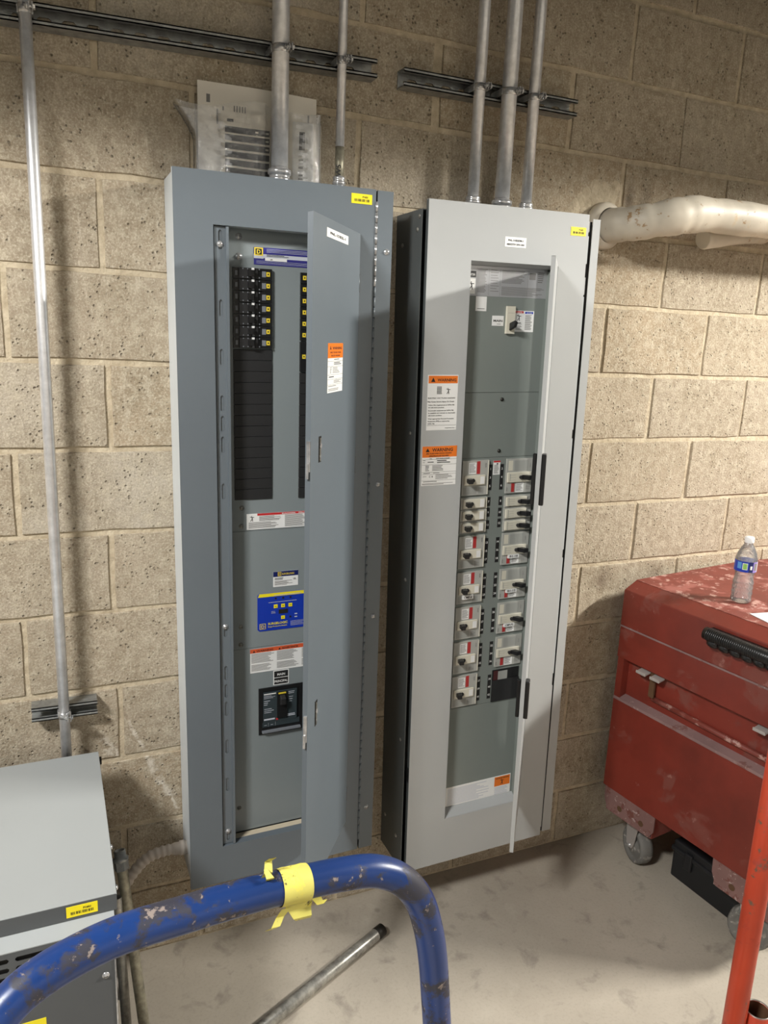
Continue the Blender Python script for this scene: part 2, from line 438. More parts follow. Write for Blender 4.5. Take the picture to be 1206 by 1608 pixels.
# ------------------------------------------------------------------ setting
GR = 0.2032                                      # block module: 8 in courses, 16 in blocks
floor = struct(obj('floor', MB().box(-4.2, 6.0, -6.6, 0.19, -0.10, 0.0, M['floor'])))
struct(obj('wall_rear', MB().box(-4.2, 6.0, -6.6, -6.5, 0.0, 3.9, M['rearpaint'])))
wall = struct(obj('wall_back', MB().box(-4.2, 6.0, 0.0045, 0.19, -0.0, 3.9, M['mortar'])))
def block_mesh(w, h):
    b = MB(); n = 5
    o = []
    def edge(ax, ay, bx, by, k):
        for i in range(k):
            t = i / k
            j = 0.0008 if i == 0 else 0.0021
            o.append((ax + (bx - ax) * t + random.uniform(-j, j), ay + (by - ay) * t + random.uniform(-j, j)))
    edge(-w / 2, -h / 2, w / 2, -h / 2, 6); edge(w / 2, -h / 2, w / 2, h / 2, 3)
    edge(w / 2, h / 2, -w / 2, h / 2, 6); edge(-w / 2, h / 2, -w / 2, -h / 2, 3)
    k = len(o)
    def sc(p, d): return (p[0] - math.copysign(min(d, abs(p[0])), p[0]) * (1 if abs(abs(p[0]) - w / 2) < 0.004 else 0), p[1] - math.copysign(d, p[1]) * (1 if abs(abs(p[1]) - h / 2) < 0.004 else 0))
    i0 = b.add([(*[sc(p, 0.0035)[0]], 0.0, sc(p, 0.0035)[1]) for p in o])
    i1 = b.add([(p[0], 0.010, p[1]) for p in o])
    b.face([i0 + i for i in range(k)], M['block'])
    for a, c in ((i0, i1),):
        for i in range(k):
            j = (i + 1) % k
            b.face([a + i, c + i, c + j, a + j], M['block'])
    me = obj('tmp', b); d = me.data; bpy.data.objects.remove(me); return d
BM = [block_mesh(2 * GR - 0.0095, GR - 0.0095) for _ in range(7)]
BED = {0: 2.437, 1: 2.237, 2: 2.031, 3: 1.829, 4: 1.6265, 5: 1.4225, 6: 1.2195, 7: 1.0185, 8: 0.817, 9: 0.611, 10: 0.404, 11: 0.2032, 12: 0.0}
DX = {(6, 0): .018, (8, 0): .006, (7, 1): .02, (8, 4): .009, (10, 4): .008, (7, 5): -.011, (9, 5): -.005, (0, 4): .006, (0, 6): -.008, (-1, 7): -.012, (-1, 5): -.003, (0, 8): .003, (-7, 9): 0}
def bed(k): return BED.get(k, 2.4384 - k * GR)
for r in range(-6, 12):
    zt, zb = bed(r), bed(r + 1)
    for c in range(-9 if r % 2 else -8, 19, 2):
        j0 = c * GR + DX.get((c, r), random.uniform(-.002, .002)); j1 = (c + 2) * GR
        if r < -2 and (c < -5 or c > 11): continue
        if r < -4: continue
        o = bpy.data.objects.new('block', random.choice(BM)); COL.objects.link(o); o.parent = wall
        o.location = ((j0 + (c + 2) * GR + DX.get((c + 2, r), 0)) / 2, random.uniform(-.001, .0012), (zt + zb) / 2)
        o.rotation_euler = (0, random.choice((0, math.pi)) + random.uniform(-.002, .002), 0)
# unseen duct added above the picture to shade the upper wall
dk = thing('light_blocker', 'long unseen duct running along the wall above the picture', 'blocker', (0.9, -0.90, 2.575))
obj('blocker_body', MB().box(-3.6, 3.6, 0.0, 0.25, 0.0, 0.4, M['blocker']), dk, bevel=.004)
for x, y, z, lb in ((-1.66, -1.8, 3.23, 'strip lamp nearest the wall at left, above the picture'), (4.1, -1.8, 3.19, 'strip lamp outside the picture at right'), 
                    (-2.6, -4.6, 3.42, 'left fill lamp added in the back row, behind the camera'), (0.7, -4.6, 3.42, 'middle fill lamp added in the back row, behind the camera'), (4.0, -4.6, 3.42, 'right fill lamp added in the back row, behind the camera')):  # the last three carry the added fill lights
    t = thing('lamp_or_fill', lb, 'lamp', (x, y, z))
    obj('lamp_housing', MB().box(-0.6, 0.6, -0.12, 0.12, 0.0, 0.06, M['p1s']), t, bevel=.004)

# ------------------------------------------------------------------ struts
def strut(label, xa, za, xb, zb, w, d, group=None):
    """slotted channel, open side to the room, from (xa,za) to (xb,zb) on the wall"""
    ln = math.hypot(xb - xa, zb - za)
    t = thing('strut_channel', label, 'strut', (xa, 0, za), (0, -math.atan2(zb - za, xb - xa), 0), group)
    h = w / 2; b = MB(); th = .0026
    sl = []
    x = .025
    while x + .03 < ln: sl.append((x, x + .028, -.007, .007)); x += .048
    b.plate(0, ln, -h, h, -th, -.0002, sl, M['strut'], .005, M['dark_metal'])
    for s in (1, -1):
        z0, z1 = sorted((s * h, s * (h - th)))
        b.box(0, ln, -d, -th, z0, z1, M['strut'])
        z0, z1 = sorted((s * h, s * (h - .0095)))
        b.box(0, ln, -d, -d + th, z0, z1, M['strut'])
        z0, z1 = sorted((s * (h - .0095 + th), s * (h - .0095)))
        b.box(0, ln, -d, -d + .0075, z0, z1, M['strut'])
    obj('channel', b, t)
    return t
def strap(t, x, r, yc, w, top=True):
    """two-piece clamp holding a conduit: ring, ears into the channel, screw and nut"""
    b = MB(); h = .016
    rr = r + .0017
    ring = [(rr, -h / 2), (rr, h / 2)]
    b.lathe([(r + .0002, -h / 2), (rr, -h / 2), (rr, h / 2), (r + .0002, h / 2)], (x, yc, 0), (0, 0, 1), 24, M['zinc'])
    b.box(x - rr - .001, x - rr + .0015, yc, -.006, -h / 2, h / 2, M['zinc'])
    b.box(x + rr - .0015, x + rr + .001, yc, -.006, -h / 2, h / 2, M['zinc'])
    b.box(x + rr * .45, x + rr * .45 + .0018, yc - rr - .014, yc - rr * .75, -h / 2, h / 2, M['zinc'])
    b.box(x + rr * .45 + .007, x + rr * .45 + .0088, yc - rr - .014, yc - rr * .6, -h / 2, h / 2, M['zinc'])
    o = obj('conduit_strap', b, t)
    c = MB(); y = yc - rr - .0075
    c.cyl((x + rr * .45 - .008, y, 0), (x + rr * .45 + .013, y, 0), .0028, 10, M['zinc'])
    c.cyl((x + rr * .45 + .0088, y, 0), (x + rr * .45 + .0125, y, 0), .006, 6, M['zinc'], False)
    c.cyl((x + rr * .45 - .0045, y, 0), (x + rr * .45, y, 0), .0062, 14, M['zinc'])
    obj('bolt', c, o)
def on_strut(t, xw): return (xw - t.location.x) / math.cos(t.rotation_euler.y)
s1 = strut('long steel strut channel on the wall above the left panel', -0.95, 2.293, 0.635, 2.335, .041, .041)
s2 = strut('short steel strut channel on the wall above the right panel', 0.706, 2.330, 1.2215, 2.333, .041, .041)
s3 = strut('shortest strut channel, low on the wall beside the grey transformer', -0.203, 0.787, -0.054, 0.785, .036, .041)

# ------------------------------------------------------------------ conduits
def conduit(label, x, y, r, z0, z1, conn=None, group='galvanised conduits running up the wall', mat='galv'):
    t = thing('conduit', label, 'conduit', (x, y, z0), group=None)
    b = MB(); H = z1 - z0
    b.lathe([(r, 0.0), (r, H), (r - .0015, H), (r - .0015, H - .02)], (0, 0, 0), (0, 0, 1), 32, M[mat], True, True, True)
    obj('pipe', b, t)
    if conn:
        c = MB(); R = r
        if conn == 'comp':
            pr = [(R + .001, .002), (R + .004, .002), (R + .004, .009), (R + .0065, .009), (R + .0065, .016), (R + .0045, .018), (R + .0045, .024), (R + .0075, .025),
                  (R + .0075, .035), (R + .003, .037), (R + .0015, .040), (R + .0002, .042)]
        else:
            pr = [(R + .001, .001), (R + .005, .001), (R + .005, .012), (R + .003, .013), (R + .003, .019), (R + .0055, .021), (R + .0055, .027), (R + .003, .029), (R + .0045, .032), (R + .0045, .037), (R + .0002, .040)]
        c.lathe(pr, (0, 0, 0), (0, 0, 1), 28, M['zinc'])
        for q in range(3):
            a = 2.1 * q + .4
            c.cyl(((R + .003) * math.cos(a), (R + .003) * math.sin(a), .013), ((R + .009) * math.cos(a), (R + .009) * math.sin(a), .013), .0028, 8, M['zinc'])
        obj('connector', c, t)
    return t
TOP1 = 2.0412; TOP2 = 2.036
conduit('thin galvanised conduit at far left, dropping behind the grey transformer', -0.1305, -.0545, .0122, 0.03, 3.3)
ca = conduit('thick galvanised conduit standing on the left panel, in front of the papers', 0.391, -.0615, .0195, TOP1, 3.3, 'comp')
cb = conduit('thin galvanised conduit with a dull taped band, right of the papers', 0.541, -.0525, .0105, TOP1 + .001, 3.3, 'set')
conduit('leftmost of the three conduits on the right panel', 0.9085, -.0565, .0145, TOP2, 3.3, 'set')
conduit('thickest conduit, middle of the three on the right panel', 0.993, -.0615, .0195, TOP2, 3.3, 'comp')
conduit('rightmost of the three conduits on the right panel', 1.0715, -.0565, .0145, TOP2, 3.3, 'set')
b = MB(); b.lathe([(.0106, .02), (.0109, .02), (.0109, .105), (.0106, .105)], (0, 0, 0), (0, 0, 1), 24, M['emt_old'])
for i, ch in enumerate('W'):
    b.text('W5', -.0, .05, .018, M['ink'], -.0111, 'c', vert=True)
tp = obj('marked_band', b, cb); tp['label'] = 'dull grey band with handwritten letters'
strap(s1, on_strut(s1, -0.1305), .0122, -.0545, 0); strap(s1, on_strut(s1, 0.391), .0195, -.0615, 0); strap(s1, on_strut(s1, 0.541), .0105, -.0525, 0)
strap(s2, on_strut(s2, 0.9085), .0145, -.0565, 0); strap(s2, on_strut(s2, 0.993), .0195, -.0615, 0); strap(s2, on_strut(s2, 1.0715), .0145, -.0565, 0)
strap(s3, on_strut(s3, -0.1305), .0122, -.0545, 0)
for i, x in enumerate((0.583, 0.617)):
    b = MB().lathe([(.0, 0), (.013, 0), (.013, .006), (.0105, .007), (.0105, .010), (.0125, .011), (.0125, .017), (.0105, .018), (.009, .018), (.009, .002), (0, .002)], (0, 0, 0), (0, 0, 1), 24, M['zinc'])
    tag(obj('conduit_fitting', b, loc=(x, -.06, TOP1 - .002)), ('empty zinc conduit fitting on the left panel top, nearest the taped conduit', 'empty zinc conduit fitting at the right end of the left panel top')[i], 'fitting')

# ------------------------------------------------------------------ labels
def sticker(parent, name, x0, x1, z0, z1, y, bg, build, lab=None):
    b = MB(); th = .0007
    b.box(x0, x1, y - th, y, z0, z1, bg)
    w, h = x1 - x0, z1 - z0
    F = lambda u, v: (x0 + u * w, z0 + v * h)
    class K:
        yy = y - th - .0002
        def rect(s, u0, u1, v0, v1, m, k=0): b.rect(x0 + u0 * w, x0 + u1 * w, z0 + v0 * h, z0 + v1 * h, m, s.yy - k * .0002)
        def text(s, st, u, v, sz, m, width=None, align='c', k=1, vert=False): b.text(st, x0 + u * w, z0 + v * h, sz * h, m, s.yy - k * .0002, align, None if width is None else width * w, vert=vert)
        def lines(s, u0, u1, v1, v0, n, m, k=1, hh=.45, rnd=.35): b.lines(x0 + u0 * w, x0 + u1 * w, z0 + v1 * h, z0 + v0 * h, n, m, s.yy - k * .0002, hh, rnd)
        def tri(s, u, v, r, m, k=1): b.quad([(x0 + u * w - r * h, s.yy - k * .0002, z0 + v * h), (x0 + u * w + r * h, s.yy - k * .0002, z0 + v * h), (x0 + u * w, s.yy - k * .0002, z0 + v * h + 1.7 * r * h)], m)
        def man(s, u, v, r, m, k=1):
            """falling stick figure struck by an arc"""
            for (a, c, e, f, t) in ((-.1, .9, .1, .2, .16), (.1, .2, -.6, -.8, .12), (.1, .2, .25, -.9, .12), (-.05, .75, .8, .75, .1), (-.05, .7, -.8, 1.0, .1)):
                P = Vector((x0 + u * w + a * r * h, z0 + v * h + c * r * h)); Q = Vector((x0 + u * w + e * r * h, z0 + v * h + f * r * h))
                n_ = (Q - P).normalized(); n_ = Vector((-n_.y, n_.x)) * t * r * h
                b.quad([(*(P - n_),)[:1] + (s.yy - k * .0002,) + (*(P - n_),)[1:], (Q - n_).x and ((Q - n_).x, s.yy - k * .0002, (Q - n_).y), ((Q + n_).x, s.yy - k * .0002, (Q + n_).y), ((P + n_).x, s.yy - k * .0002, (P + n_).y)], m)
            b.quad([(x0 + u * w + (-.15 + .18 * math.cos(q)) * r * h, s.yy - k * .0002, z0 + v * h + (1.15 + .18 * math.sin(q)) * r * h) for q in [i * math.pi / 3 for i in range(6)]], m)
    build(K())
    o = obj(name, b, parent)
    if lab: o['label'] = lab
    return o
def yellow_tag(k):
    k.rect(.14, .9, .16, .19, M['yellow'])
    for i in range(26):
        if i % 7 != 5: k.rect(.14 + i * .028, .14 + i * .028 + random.choice((.010, .016, .02)), .22, .48, M['ink'])
    k.text('P1601', .66, .60, .26, M['ink'])
def sq_logo(k, u0, u1, v0, v1, m, bg):
    k.rect(u0, u1, v0, v1, m, 1); du = (u1 - u0); dv = v1 - v0
    k.rect(u0 + .14 * du, u1 - .14 * du, v0 + .14 * dv, v1 - .14 * dv, bg, 2)
    k.text('D', (u0 + u1) / 2, v0 + .24 * dv, .72 * dv, m, None, 'c', 3)

# ------------------------------------------------------------------ shared hardware
def screw(parent, x, z, y, r=.0045, m='zinc', name='screw'):
    b = MB().lathe([(r * 1.25, 0), (r * 1.25, .0008), (r, .0012), (r * .85, .003), (r * .45, .0042), (0, .0045)], (x, y, z), (0, -1, 0), 12, M[m])
    b.box(x - r * .7, x + r * .7, y - .0048, y - .004, z - .0005, z + .0005, M['dark_metal'])
    return obj(name, b, parent)

# ------------------------------------------------------------------ LEFT PANELBOARD
def left_panel():
    T = thing('panelboard', 'blue-grey electrical panel with its door ajar, left of the two on the wall', 'electrical panel', (.150, 0, .281), (0, -.0085, 0))
    W_, H_ = .5100, 1.7600
    G = M['p1']
    b = MB()
    b.box(.004, .006, -.140, -.001, .004, H_ - .004, M['p1lit']); b.box(W_ - .006, W_ - .004, -.140, -.001, .004, H_ - .004, G)  # left side paler: lamp light put into the paint
    b.box(.006, W_ - .006, -.140, -.001, .004, .006, G); b.box(.006, W_ - .006, -.140, -.001, H_ - .006, H_ - .004, G)
    b.box(.006, W_ - .006, -.003, -.001, .006, H_ - .006, M['dark1'])
    e = obj('enclosure', b, T); e['label'] = 'box behind the cover, left side painted pale as lit'
    # front cover with the door opening
    b = MB()
    OX0, OX1, OZ0, OZ1 = .0845, .424, .1075, 1.6515
    b.plate(0, .4655, 0, H_, -.146, -.1445, [(OX0, OX1, OZ0, OZ1)], G)
    b.box(0, .0015, -.1445, -.132, 0, H_, M['p1lit']); b.box(.0015, .4655, -.1445, -.132, 0, .0015, G); b.box(.0015, .4655, -.1445, -.132, H_ - .0015, H_, G)
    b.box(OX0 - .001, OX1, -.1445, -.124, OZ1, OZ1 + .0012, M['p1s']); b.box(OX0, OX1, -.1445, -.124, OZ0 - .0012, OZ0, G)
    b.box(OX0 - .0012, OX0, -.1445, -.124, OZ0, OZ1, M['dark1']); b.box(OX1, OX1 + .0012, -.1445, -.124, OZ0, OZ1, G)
    obj('front_cover', b, T)
    b = MB().box(.4700, W_, -.146, -.1445, 0, H_ - .001, G); b.box(W_ - .0015, W_, -.1445, -.132, 0, H_ - .001, G); b.box(.4700, .4712, -.1445, -.135, 0, H_ - .001, M['dark1'])
    obj('side_cover_strip', b, T)
    # piano hinge: knuckles one above the other
    b = MB(); z = .031
    while z < 1.722:
        b.cyl((.4678, -.1455, z), (.4678, -.1455, z + .0225), .0032, 10, M['zinc' if z > 1.52 else 'p1']); z += .0240
    obj('piano_hinge', b, T)
    for x, z in ((.4966, 1.6231), (.4946, 1.0586), (.4923, .7015), (.4897, .1289)): screw(T, x, z, -.146, .0058)
    # slotted mounting rail inside the opening, left
    sl = [(1.600, 1.643), (1.458, 1.495), (1.350, 1.387), (1.2453, 1.283), (1.1984, 1.2356), (1.1489, 1.1876), (1.0383, 1.0765), (.690, .725), (.5746, .6132), (.5264, .5643), (.4766, .5161), (.3718, .411), (.2638, .3027), (.118, .152)]
    b = MB(); b.plate(.0875, .1125, OZ0 + .002, OZ1 - .002, -.1385, -.1370, [(.0965, .1045, a, c) for a, c in sl], G, .0035, M['dark1'])
    b.box(.1125, .1185, -.1445, -.137, OZ0 + .002, OZ1 - .002, G); b.box(.1170, .1185, -.137, -.108, OZ0 + .002, OZ1 - .002, G)
    b.box(.0880, .1120, -.1355, -.1345, OZ0 + .004, OZ1 - .004, G)
    r = obj('mounting_rail', b, T)
    for z in (1.6126, .7168, .1446): screw(r, .1005, z, -.1385, .0058)
    # dead front in three plates
    D = M['dead1']; y0 = -.105
    for i, (z0, z1) in enumerate(((.948, 1.662), (.6375, .947), (.112, .6365))):
        o = obj('deadfront_plate', MB().box(.1186, .4235, y0, y0 + .002, z0, z1, D), T)
    sill = obj('sill', MB().box(.1186, .4235, -.124, y0, .1066, .1082, M['sill_box_beige']), T); sill['label'] = 'flange with lamp light painted in as beige, along the bottom of the opening'  # grey flange coloured beige to look lit from above
    obj('head_lip', MB().box(.1186, .4235, -.124, y0, 1.6525, 1.654, M['p1s']), T)
    for x, z in ((.1496, 1.6359), (.1492, 1.5929)): screw(T, x, z, y0, .0062)
    for x, z in ((.151, 1.0067), (.150, .9607), (.1466, .6982), (.146, .650), (.138, .1833)): screw(T, x, z, y0, .0050, 'dull')
    def hdr(k):
        k.rect(.0, .985, .40, .62, M['lav'])
        k.rect(.0, .12, .36, .5, M['lav'], 1)
        sq_logo(k, .005, .115, .52, .98, M['gold'], M['ink'])
        k.lines(.16, .45, .60, .47, 2, M['ink'], 2); k.rect(.14, .42, .26, .42, M['white'], 1); k.rect(.83, .98, .26, .42, M['white'], 1)
        k.lines(.16, .98, .92, .68, 3, M['lav'], 1, .25); k.lines(.03, .98, .24, .04, 4, M['lav'], 1, .2); k.text('240', .22, .30, .10, M['ink'], None, 'c', 3)
    sticker(T, 'rating_label', .184, .370, 1.5775, 1.616, y0, M['navy'], hdr, 'blue rating label with yellow square D mark')
    # breakers: a 7-high column on the left, mirrored column on the right
    def breaker(x0, zt, mir, h=.0255):
        w = .0905; X = (lambda u: x0 + u * w) if not mir else (lambda u: x0 + w - u * w)
        def bx(b, u0, u1, y_, v0, v1, m):
            a, c = sorted((X(u0), X(u1))); b.box(a, c, y_, y0 - .001 if y_ > -.118 else -.1165, zt - h * v1, zt - h * v0, m)
        b = MB(); bx(b, 0, 1, -.113, .02, .98, M['black']); bx(b, .14, .62, -.1175, .06, .94, M['black2'])
        bx(b, .05, .11, -.1138, .3, .7, M['tagg'])
        for u in (.24, .36, .66):
            for v in (.12, .84): bx(b, u - .012, u + .012, -.1182, v - .05, v + .05, M['tagg'])
        k_ = .0255 / h; vm = .5; bx(b, .74, .84, -.1138, vm - .25 * k_, vm + .25 * k_, M['tagg']); bx(b, .855, .945, -.1140, vm - .20 * k_, vm + .18 * k_, M['gold']); bx(b, .885, .915, -.1143, vm - .08 * k_, vm + .06 * k_, M['ink'])
        o = obj('circuit_breaker', b, T)
        t = MB()
        bx(t, .46, .52, -.1215, .02, .2, M['white']); bx(t, .46, .52, -.1205, .78, .94, M['tagg']); bx(t, .36, .50, -.127, .24, .76, M['black'])
        obj('toggle', t, o)
    for i in range(7): breaker(.134, 1.5692 - i * .02575, False)
    for i in range(6): breaker(.2943, 1.5667 - i * .0262, True)
    breaker(.2943, 1.409, True, .073)
    n = 14; p = (1.3868 - 1.027) / n
    for i in range(n):
        z = 1.3868 - i * p
        obj('filler_plate', MB().box(.134, .2265, -.1085, y0 - .0002, z - p + .0006, z, M['black2']), T, bevel=.0008, seg=1)
    n = 12; p = (1.3347 - 1.0245) / n
    for i in range(n):
        z = 1.3347 - i * p
        obj('filler_plate', MB().box(.2944, .386, -.1085, y0 - .0002, z - p + .0006, z, M['black2']), T, bevel=.0008, seg=1)
    def shock(k):
        k.rect(.11, 1, .86, 1, M['red']); k.text('DANGER   PELIGRO   DANGER', .62, .885, .10, M['white'], .5)
        k.man(.055, .66, .16, M['ink'])
        k.lines(.13, .36, .82, .5, 6, M['grey_ink']); k.lines(.02, .36, .46, .05, 7, M['grey_ink'])
        k.lines(.40, .66, .82, .05, 13, M['grey_ink']); k.lines(.70, .97, .82, .05, 13, M['grey_ink'])
    sticker(T, 'shock_warning_label', .1632, .405, .9505, .9905, y0, M['white'], shock, 'white shock warning label with red stripe')
    def wh(k):
        k.rect(0, 1, .66, 1, M['navy2']); sq_logo(k, .18, .32, .7, .96, M['gold'], M['navy2']); k.text('SURGELOGIC', .6, .76, .17, M['gold'], .5)
        k.lines(.06, .42, .58, .42, 2, M['ink']); k.lines(.06, .8, .38, .08, 5, M['grey_ink']); k.text('UL', .86, .40, .16, M['ink'])
    sticker(T, 'surge_rating_label', .2302, .2958, .7955, .8360, y0, M['white'], wh, 'small white rating label with a dark blue top band')
    # blue surge display plate
    b = MB(); x0, x1, z0, z1 = .1892, .3250, .6795, .7806; c = .005
    b.prism([(x0 + c, z0), (x1 - c, z0), (x1, z0 + c), (x1, z1 - c), (x1 - c, z1), (x0 + c, z1), (x0, z1 - c), (x0, z0 + c)], 'y', y0 - .0012, y0, M['blue'])
    yy = y0 - .0015
    b.prism([(x0 + .001, z1 - .0095), (x1 - .001, z1 - .0095), (x1 - c, z1 - .0005), (x0 + c, z1 - .0005)], 'y', yy, y0 - .001, M['yellow'])
    for bx_ in (.2365, .256, .2755): b.box(bx_ - .005, bx_ + .005, yy - .0006, yy, .7393, .7487, M['yellow']); b.text('LED', bx_, .7425, .003, M['ink'], yy - .0008)
    b.box(.251, .261, yy - .0006, yy, .7075, .7165, M['yellow']); b.text('SET', .256, .7105, .003, M['ink'], yy - .0008)
    b.box(.2445, .2690, yy - .0004, yy, .7228, .7340, M['ink'])
    for q in (.2365, .256, .2755): b.cyl((q, yy - .0006, .7650), (q, yy, .7650), .0027, 12, M['ink'])
    b.cyl((.2755, yy - .0006, .7118), (.2755, yy, .7118), .0027, 12, M['ink'])
    b.lines(.232, .305, .7745, .7715, 1, M['lav'], yy - .0003, .5, .1); b.lines(.218, .295, .7560, .7545, 1, M['lav'], yy - .0003, .8, .1)
    b.lines(.225, .240, .7310, .7235, 3, M['lav'], yy - .0003, .3); b.rect(.287, .294, .7165, .7195, M['lav'], yy - .0003); b.rect(.287, .294, .7085, .7115, M['lav'], yy - .0003)
    b.box(.1945, .2105, yy - .0004, yy, .6848, .7000, M['gold']); b.box(.1960, .2090, yy - .0006, yy, .6862, .6986, M['blue']); b.text('D', .2025, .6878, .0125, M['gold'], yy - .0008)
    b.text('SURGELOGIC', .2165, .6950, .0085, M['yellow'], yy - .0003, 'l', .052); b.text('Surge Protective Device', .2165, .6885, .0042, M['yellow'], yy - .0003, 'l', .050)
    b.lines(.276, .318, .6995, .6850, 5, M['lav'], yy - .0003, .25)
    o = obj('surge_display', b, T); o['label'] = 'blue surge protector plate with yellow buttons'
    def warn3(k):
        k.rect(0, 1, .83, 1, M['orange2'])
        for i, s in enumerate(('WARNING', 'ADVERTENCIA', 'AVERTISSEMENT')):
            u = i / 3; k.tri(u + .05, .855, .05, M['ink']); k.text(s, u + .19, .865, .11, M['ink'], .22)
            k.lines(u + .015, u + .315, .80, .40, 9, M['grey_ink']); k.lines(u + .015, u + .315, .34, .06, 6, M['grey_ink'])
    sticker(T, 'warning_label', .1697, .372, .5670, .6332, y0, M['white'], warn3, 'white three-column warning label with orange band')
    def mainl(k):
        k.rect(.05, .95, .52, .95, M['ink']); k.rect(.05, .95, .05, .48, M['ink'])
        k.text('MAIN', .5, .64, .22, M['white'], .5); k.text('PRINCIPAL', .5, .17, .22, M['white'], .84)
    sticker(T, 'main_label', .2309, .2728, .5245, .5655, y0, M['white'], mainl, 'black and white label reading MAIN PRINCIPAL')
    # main breaker
    b = MB(); X0, X1, Z0, Z1 = .1912, .3137, .3888, .5210
    b.plate(X0, X1, Z0, Z1, y0 - .003, y0 - .0001, [(X0 + .0105, X1 - .012, Z0 + .020, Z1 - .0105)], M['black'])
    b.box(X0 + .009, X1 - .010, y0 - .0012, y0 - .0002, Z0 + .02, Z1 - .009, M['black'])
    b.box(X0 + .0115, X1 - .020, y0 - .006, y0 - .001, .4235, .5085, M['bdark']); b.box(X0 + .0095, X1 - .012, y0 - .005, y0 - .001, .4100, .4232, M['bdark'])
    b.box(X0 + .008, X1 - .010, y0 - .012, y0 - .003, .3960, .4005, M['tagg'])
    y1 = y0 - .0065
    b.rect(.2042, .2365, .5030, .5060, M['white'], y1); b.lines(.2042, .235, .500, .490, 3, M['lav'], y1, .3); b.lines(.2042, .222, .486, .470, 3, M['lav'], y1, .3, .5)
    b.lines(.205, .232, .463, .448, 3, M['lav'], y1, .3, .5); b.rect(.2042, .2335, .4300, .4345, M['lav'], y1); b.lines(.270, .291, .504, .495, 2, M['lav'], y1, .35); b.lines(.272, .288, .489, .470, 3, M['lav'], y1, .2, .6)
    b.lines(.268, .293, .440, .432, 2, M['lav'], y1, .6); b.rect(.2370, .2425, .4270, .4330, M['red'], y1); b.rect(.2050, .2120, .4150, .4160, M['lav'], y1 + .001); b.rect(.2230, .2290, .4150, .4160, M['lav'], y1 + .001)
    b.rect(.2160, .2164, .411, .422, M['lav'], y1 + .001); b.rect(.2350, .2354, .411, .422, M['lav'], y1 + .001)
    o = obj('main_breaker', b, T)
    b = MB().box(.2395, .2660, y0 - .010, y0 - .006, .4330, .5065, M['black']); b.box(.2425, .2625, y0 - .0108, y0 - .010, .5020, .5060, M['gold'])
    obj('toggle_guard', b, o)
    obj('toggle', MB().prism([(y0 - .010, .470), (y0 - .024, .476), (y0 - .024, .494), (y0 - .010, .500)], 'x', .2455, .2600, M['black2']), o, bevel=.002)
    sticker(T, 'asset_tag', .4037, .4553, 1.7252, 1.7470, -.146, M['yellow'], yellow_tag, 'yellow barcode sticker')
    # door, ajar
    dr = MB(); Lw = .332; Z0, Z1 = .100, 1.659
    dr.box(-Lw, 0, -.0015, 0, Z0, Z1, G); dr.box(-Lw, -Lw + .0015, 0, .010, Z0, Z1, G)
    dr.box(-Lw, 0, 0, .009, Z1 - .0015, Z1, G); dr.box(-Lw, 0, 0, .009, Z0, Z0 + .0015, G); dr.box(-.0015, 0, 0, .008, Z0, Z1, G)
    door = obj('door', dr, T, (.426, -.149, 0), (0, 0, math.radians(52.4)))
    def pl(k): k.text('PNL-1DB2L-1', .5, .36, .42, M['ink'], .72)
    sticker(door, 'name_plate', -.249, -.099, 1.6225, 1.6405, -.0015, M['white'], pl, 'white name plate with black lettering')
    def w1(k):
        k.rect(0, 1, .70, 1, M['orange']); k.tri(.17, .875, .045, M['ink']); k.text('WARNING', .6, .875, .075, M['ink'], .62); k.text('ARC FLASH AND', .5, .80, .042, M['ink'], .72); k.text('SHOCK HAZARD', .5, .735, .042, M['ink'], .6)
        k.rect(0, 1, .635, .639, M['ink'], 1); k.rect(0, 1, .53, .534, M['ink'], 1); k.rect(0, 1, .36, .364, M['ink'], 1); k.rect(0, 1, .27, .274, M['ink'], 1); k.rect(0, 1, .16, .164, M['ink'], 1)
        k.lines(.4, .85, .68, .65, 1, M['ink']); k.lines(.4, .9, .615, .55, 2, M['ink']); k.lines(.15, .25, .51, .38, 4, M['ink'], 1, .35); k.lines(.32, .8, .51, .38, 4, M['grey_ink'], 1, .4)
        k.lines(.08, .55, .33, .29, 1, M['ink']); k.lines(.4, .9, .25, .18, 3, M['grey_ink']); k.lines(.05, .7, .14, .11, 1, M['grey_ink']); k.lines(.05, .95, .08, .02, 2, M['grey_ink'])
    sticker(door, 'warning_label', -.2305, -.123, 1.303, 1.409, -.0015, M['white'], w1, 'narrow warning label with an orange top third')
    for i, (z0, z1) in enumerate(((1.159, 1.215), (.539, .601))):
        b = MB(); b.box(-.281, -.2655, -.0022, -.0015, z0, z1, M['dark_metal'])
        b.cyl((-.273, -.005, z0 + .036), (-.273, -.002, z0 + .036), .0055, 12, M['zinc']); b.cyl((-.273, -.004, z0 + .012), (-.273, -.002, z0 + .012), .0035, 10, M['zinc'])
        b.box(-.276, -.270, -.0035, -.002, z0 + .003, z1 - .004, M['dull'])
        obj('latch', b, door)
        b = MB(); b.box(-Lw - .0045, -Lw, -.001, .006, z0 - .012, z0 + .052, M['zinc']); b.box(-Lw - .0075, -Lw - .0045, .001, .006, z0 - .026, z0 + .006, M['zinc'])
        obj('latch_bolt', b, door)
    for z in (1.548, 1.111, .186):
        b = MB(); b.box(.4245, .4300, -.1475, -.146, z - .021, z + .021, M['dark1']); b.cyl((.4262, -.1498, z - .018), (.4262, -.1498, z + .018), .0020, 8, M['p1'])
        obj('door_hinge', b, T)
    return T
left_panel()

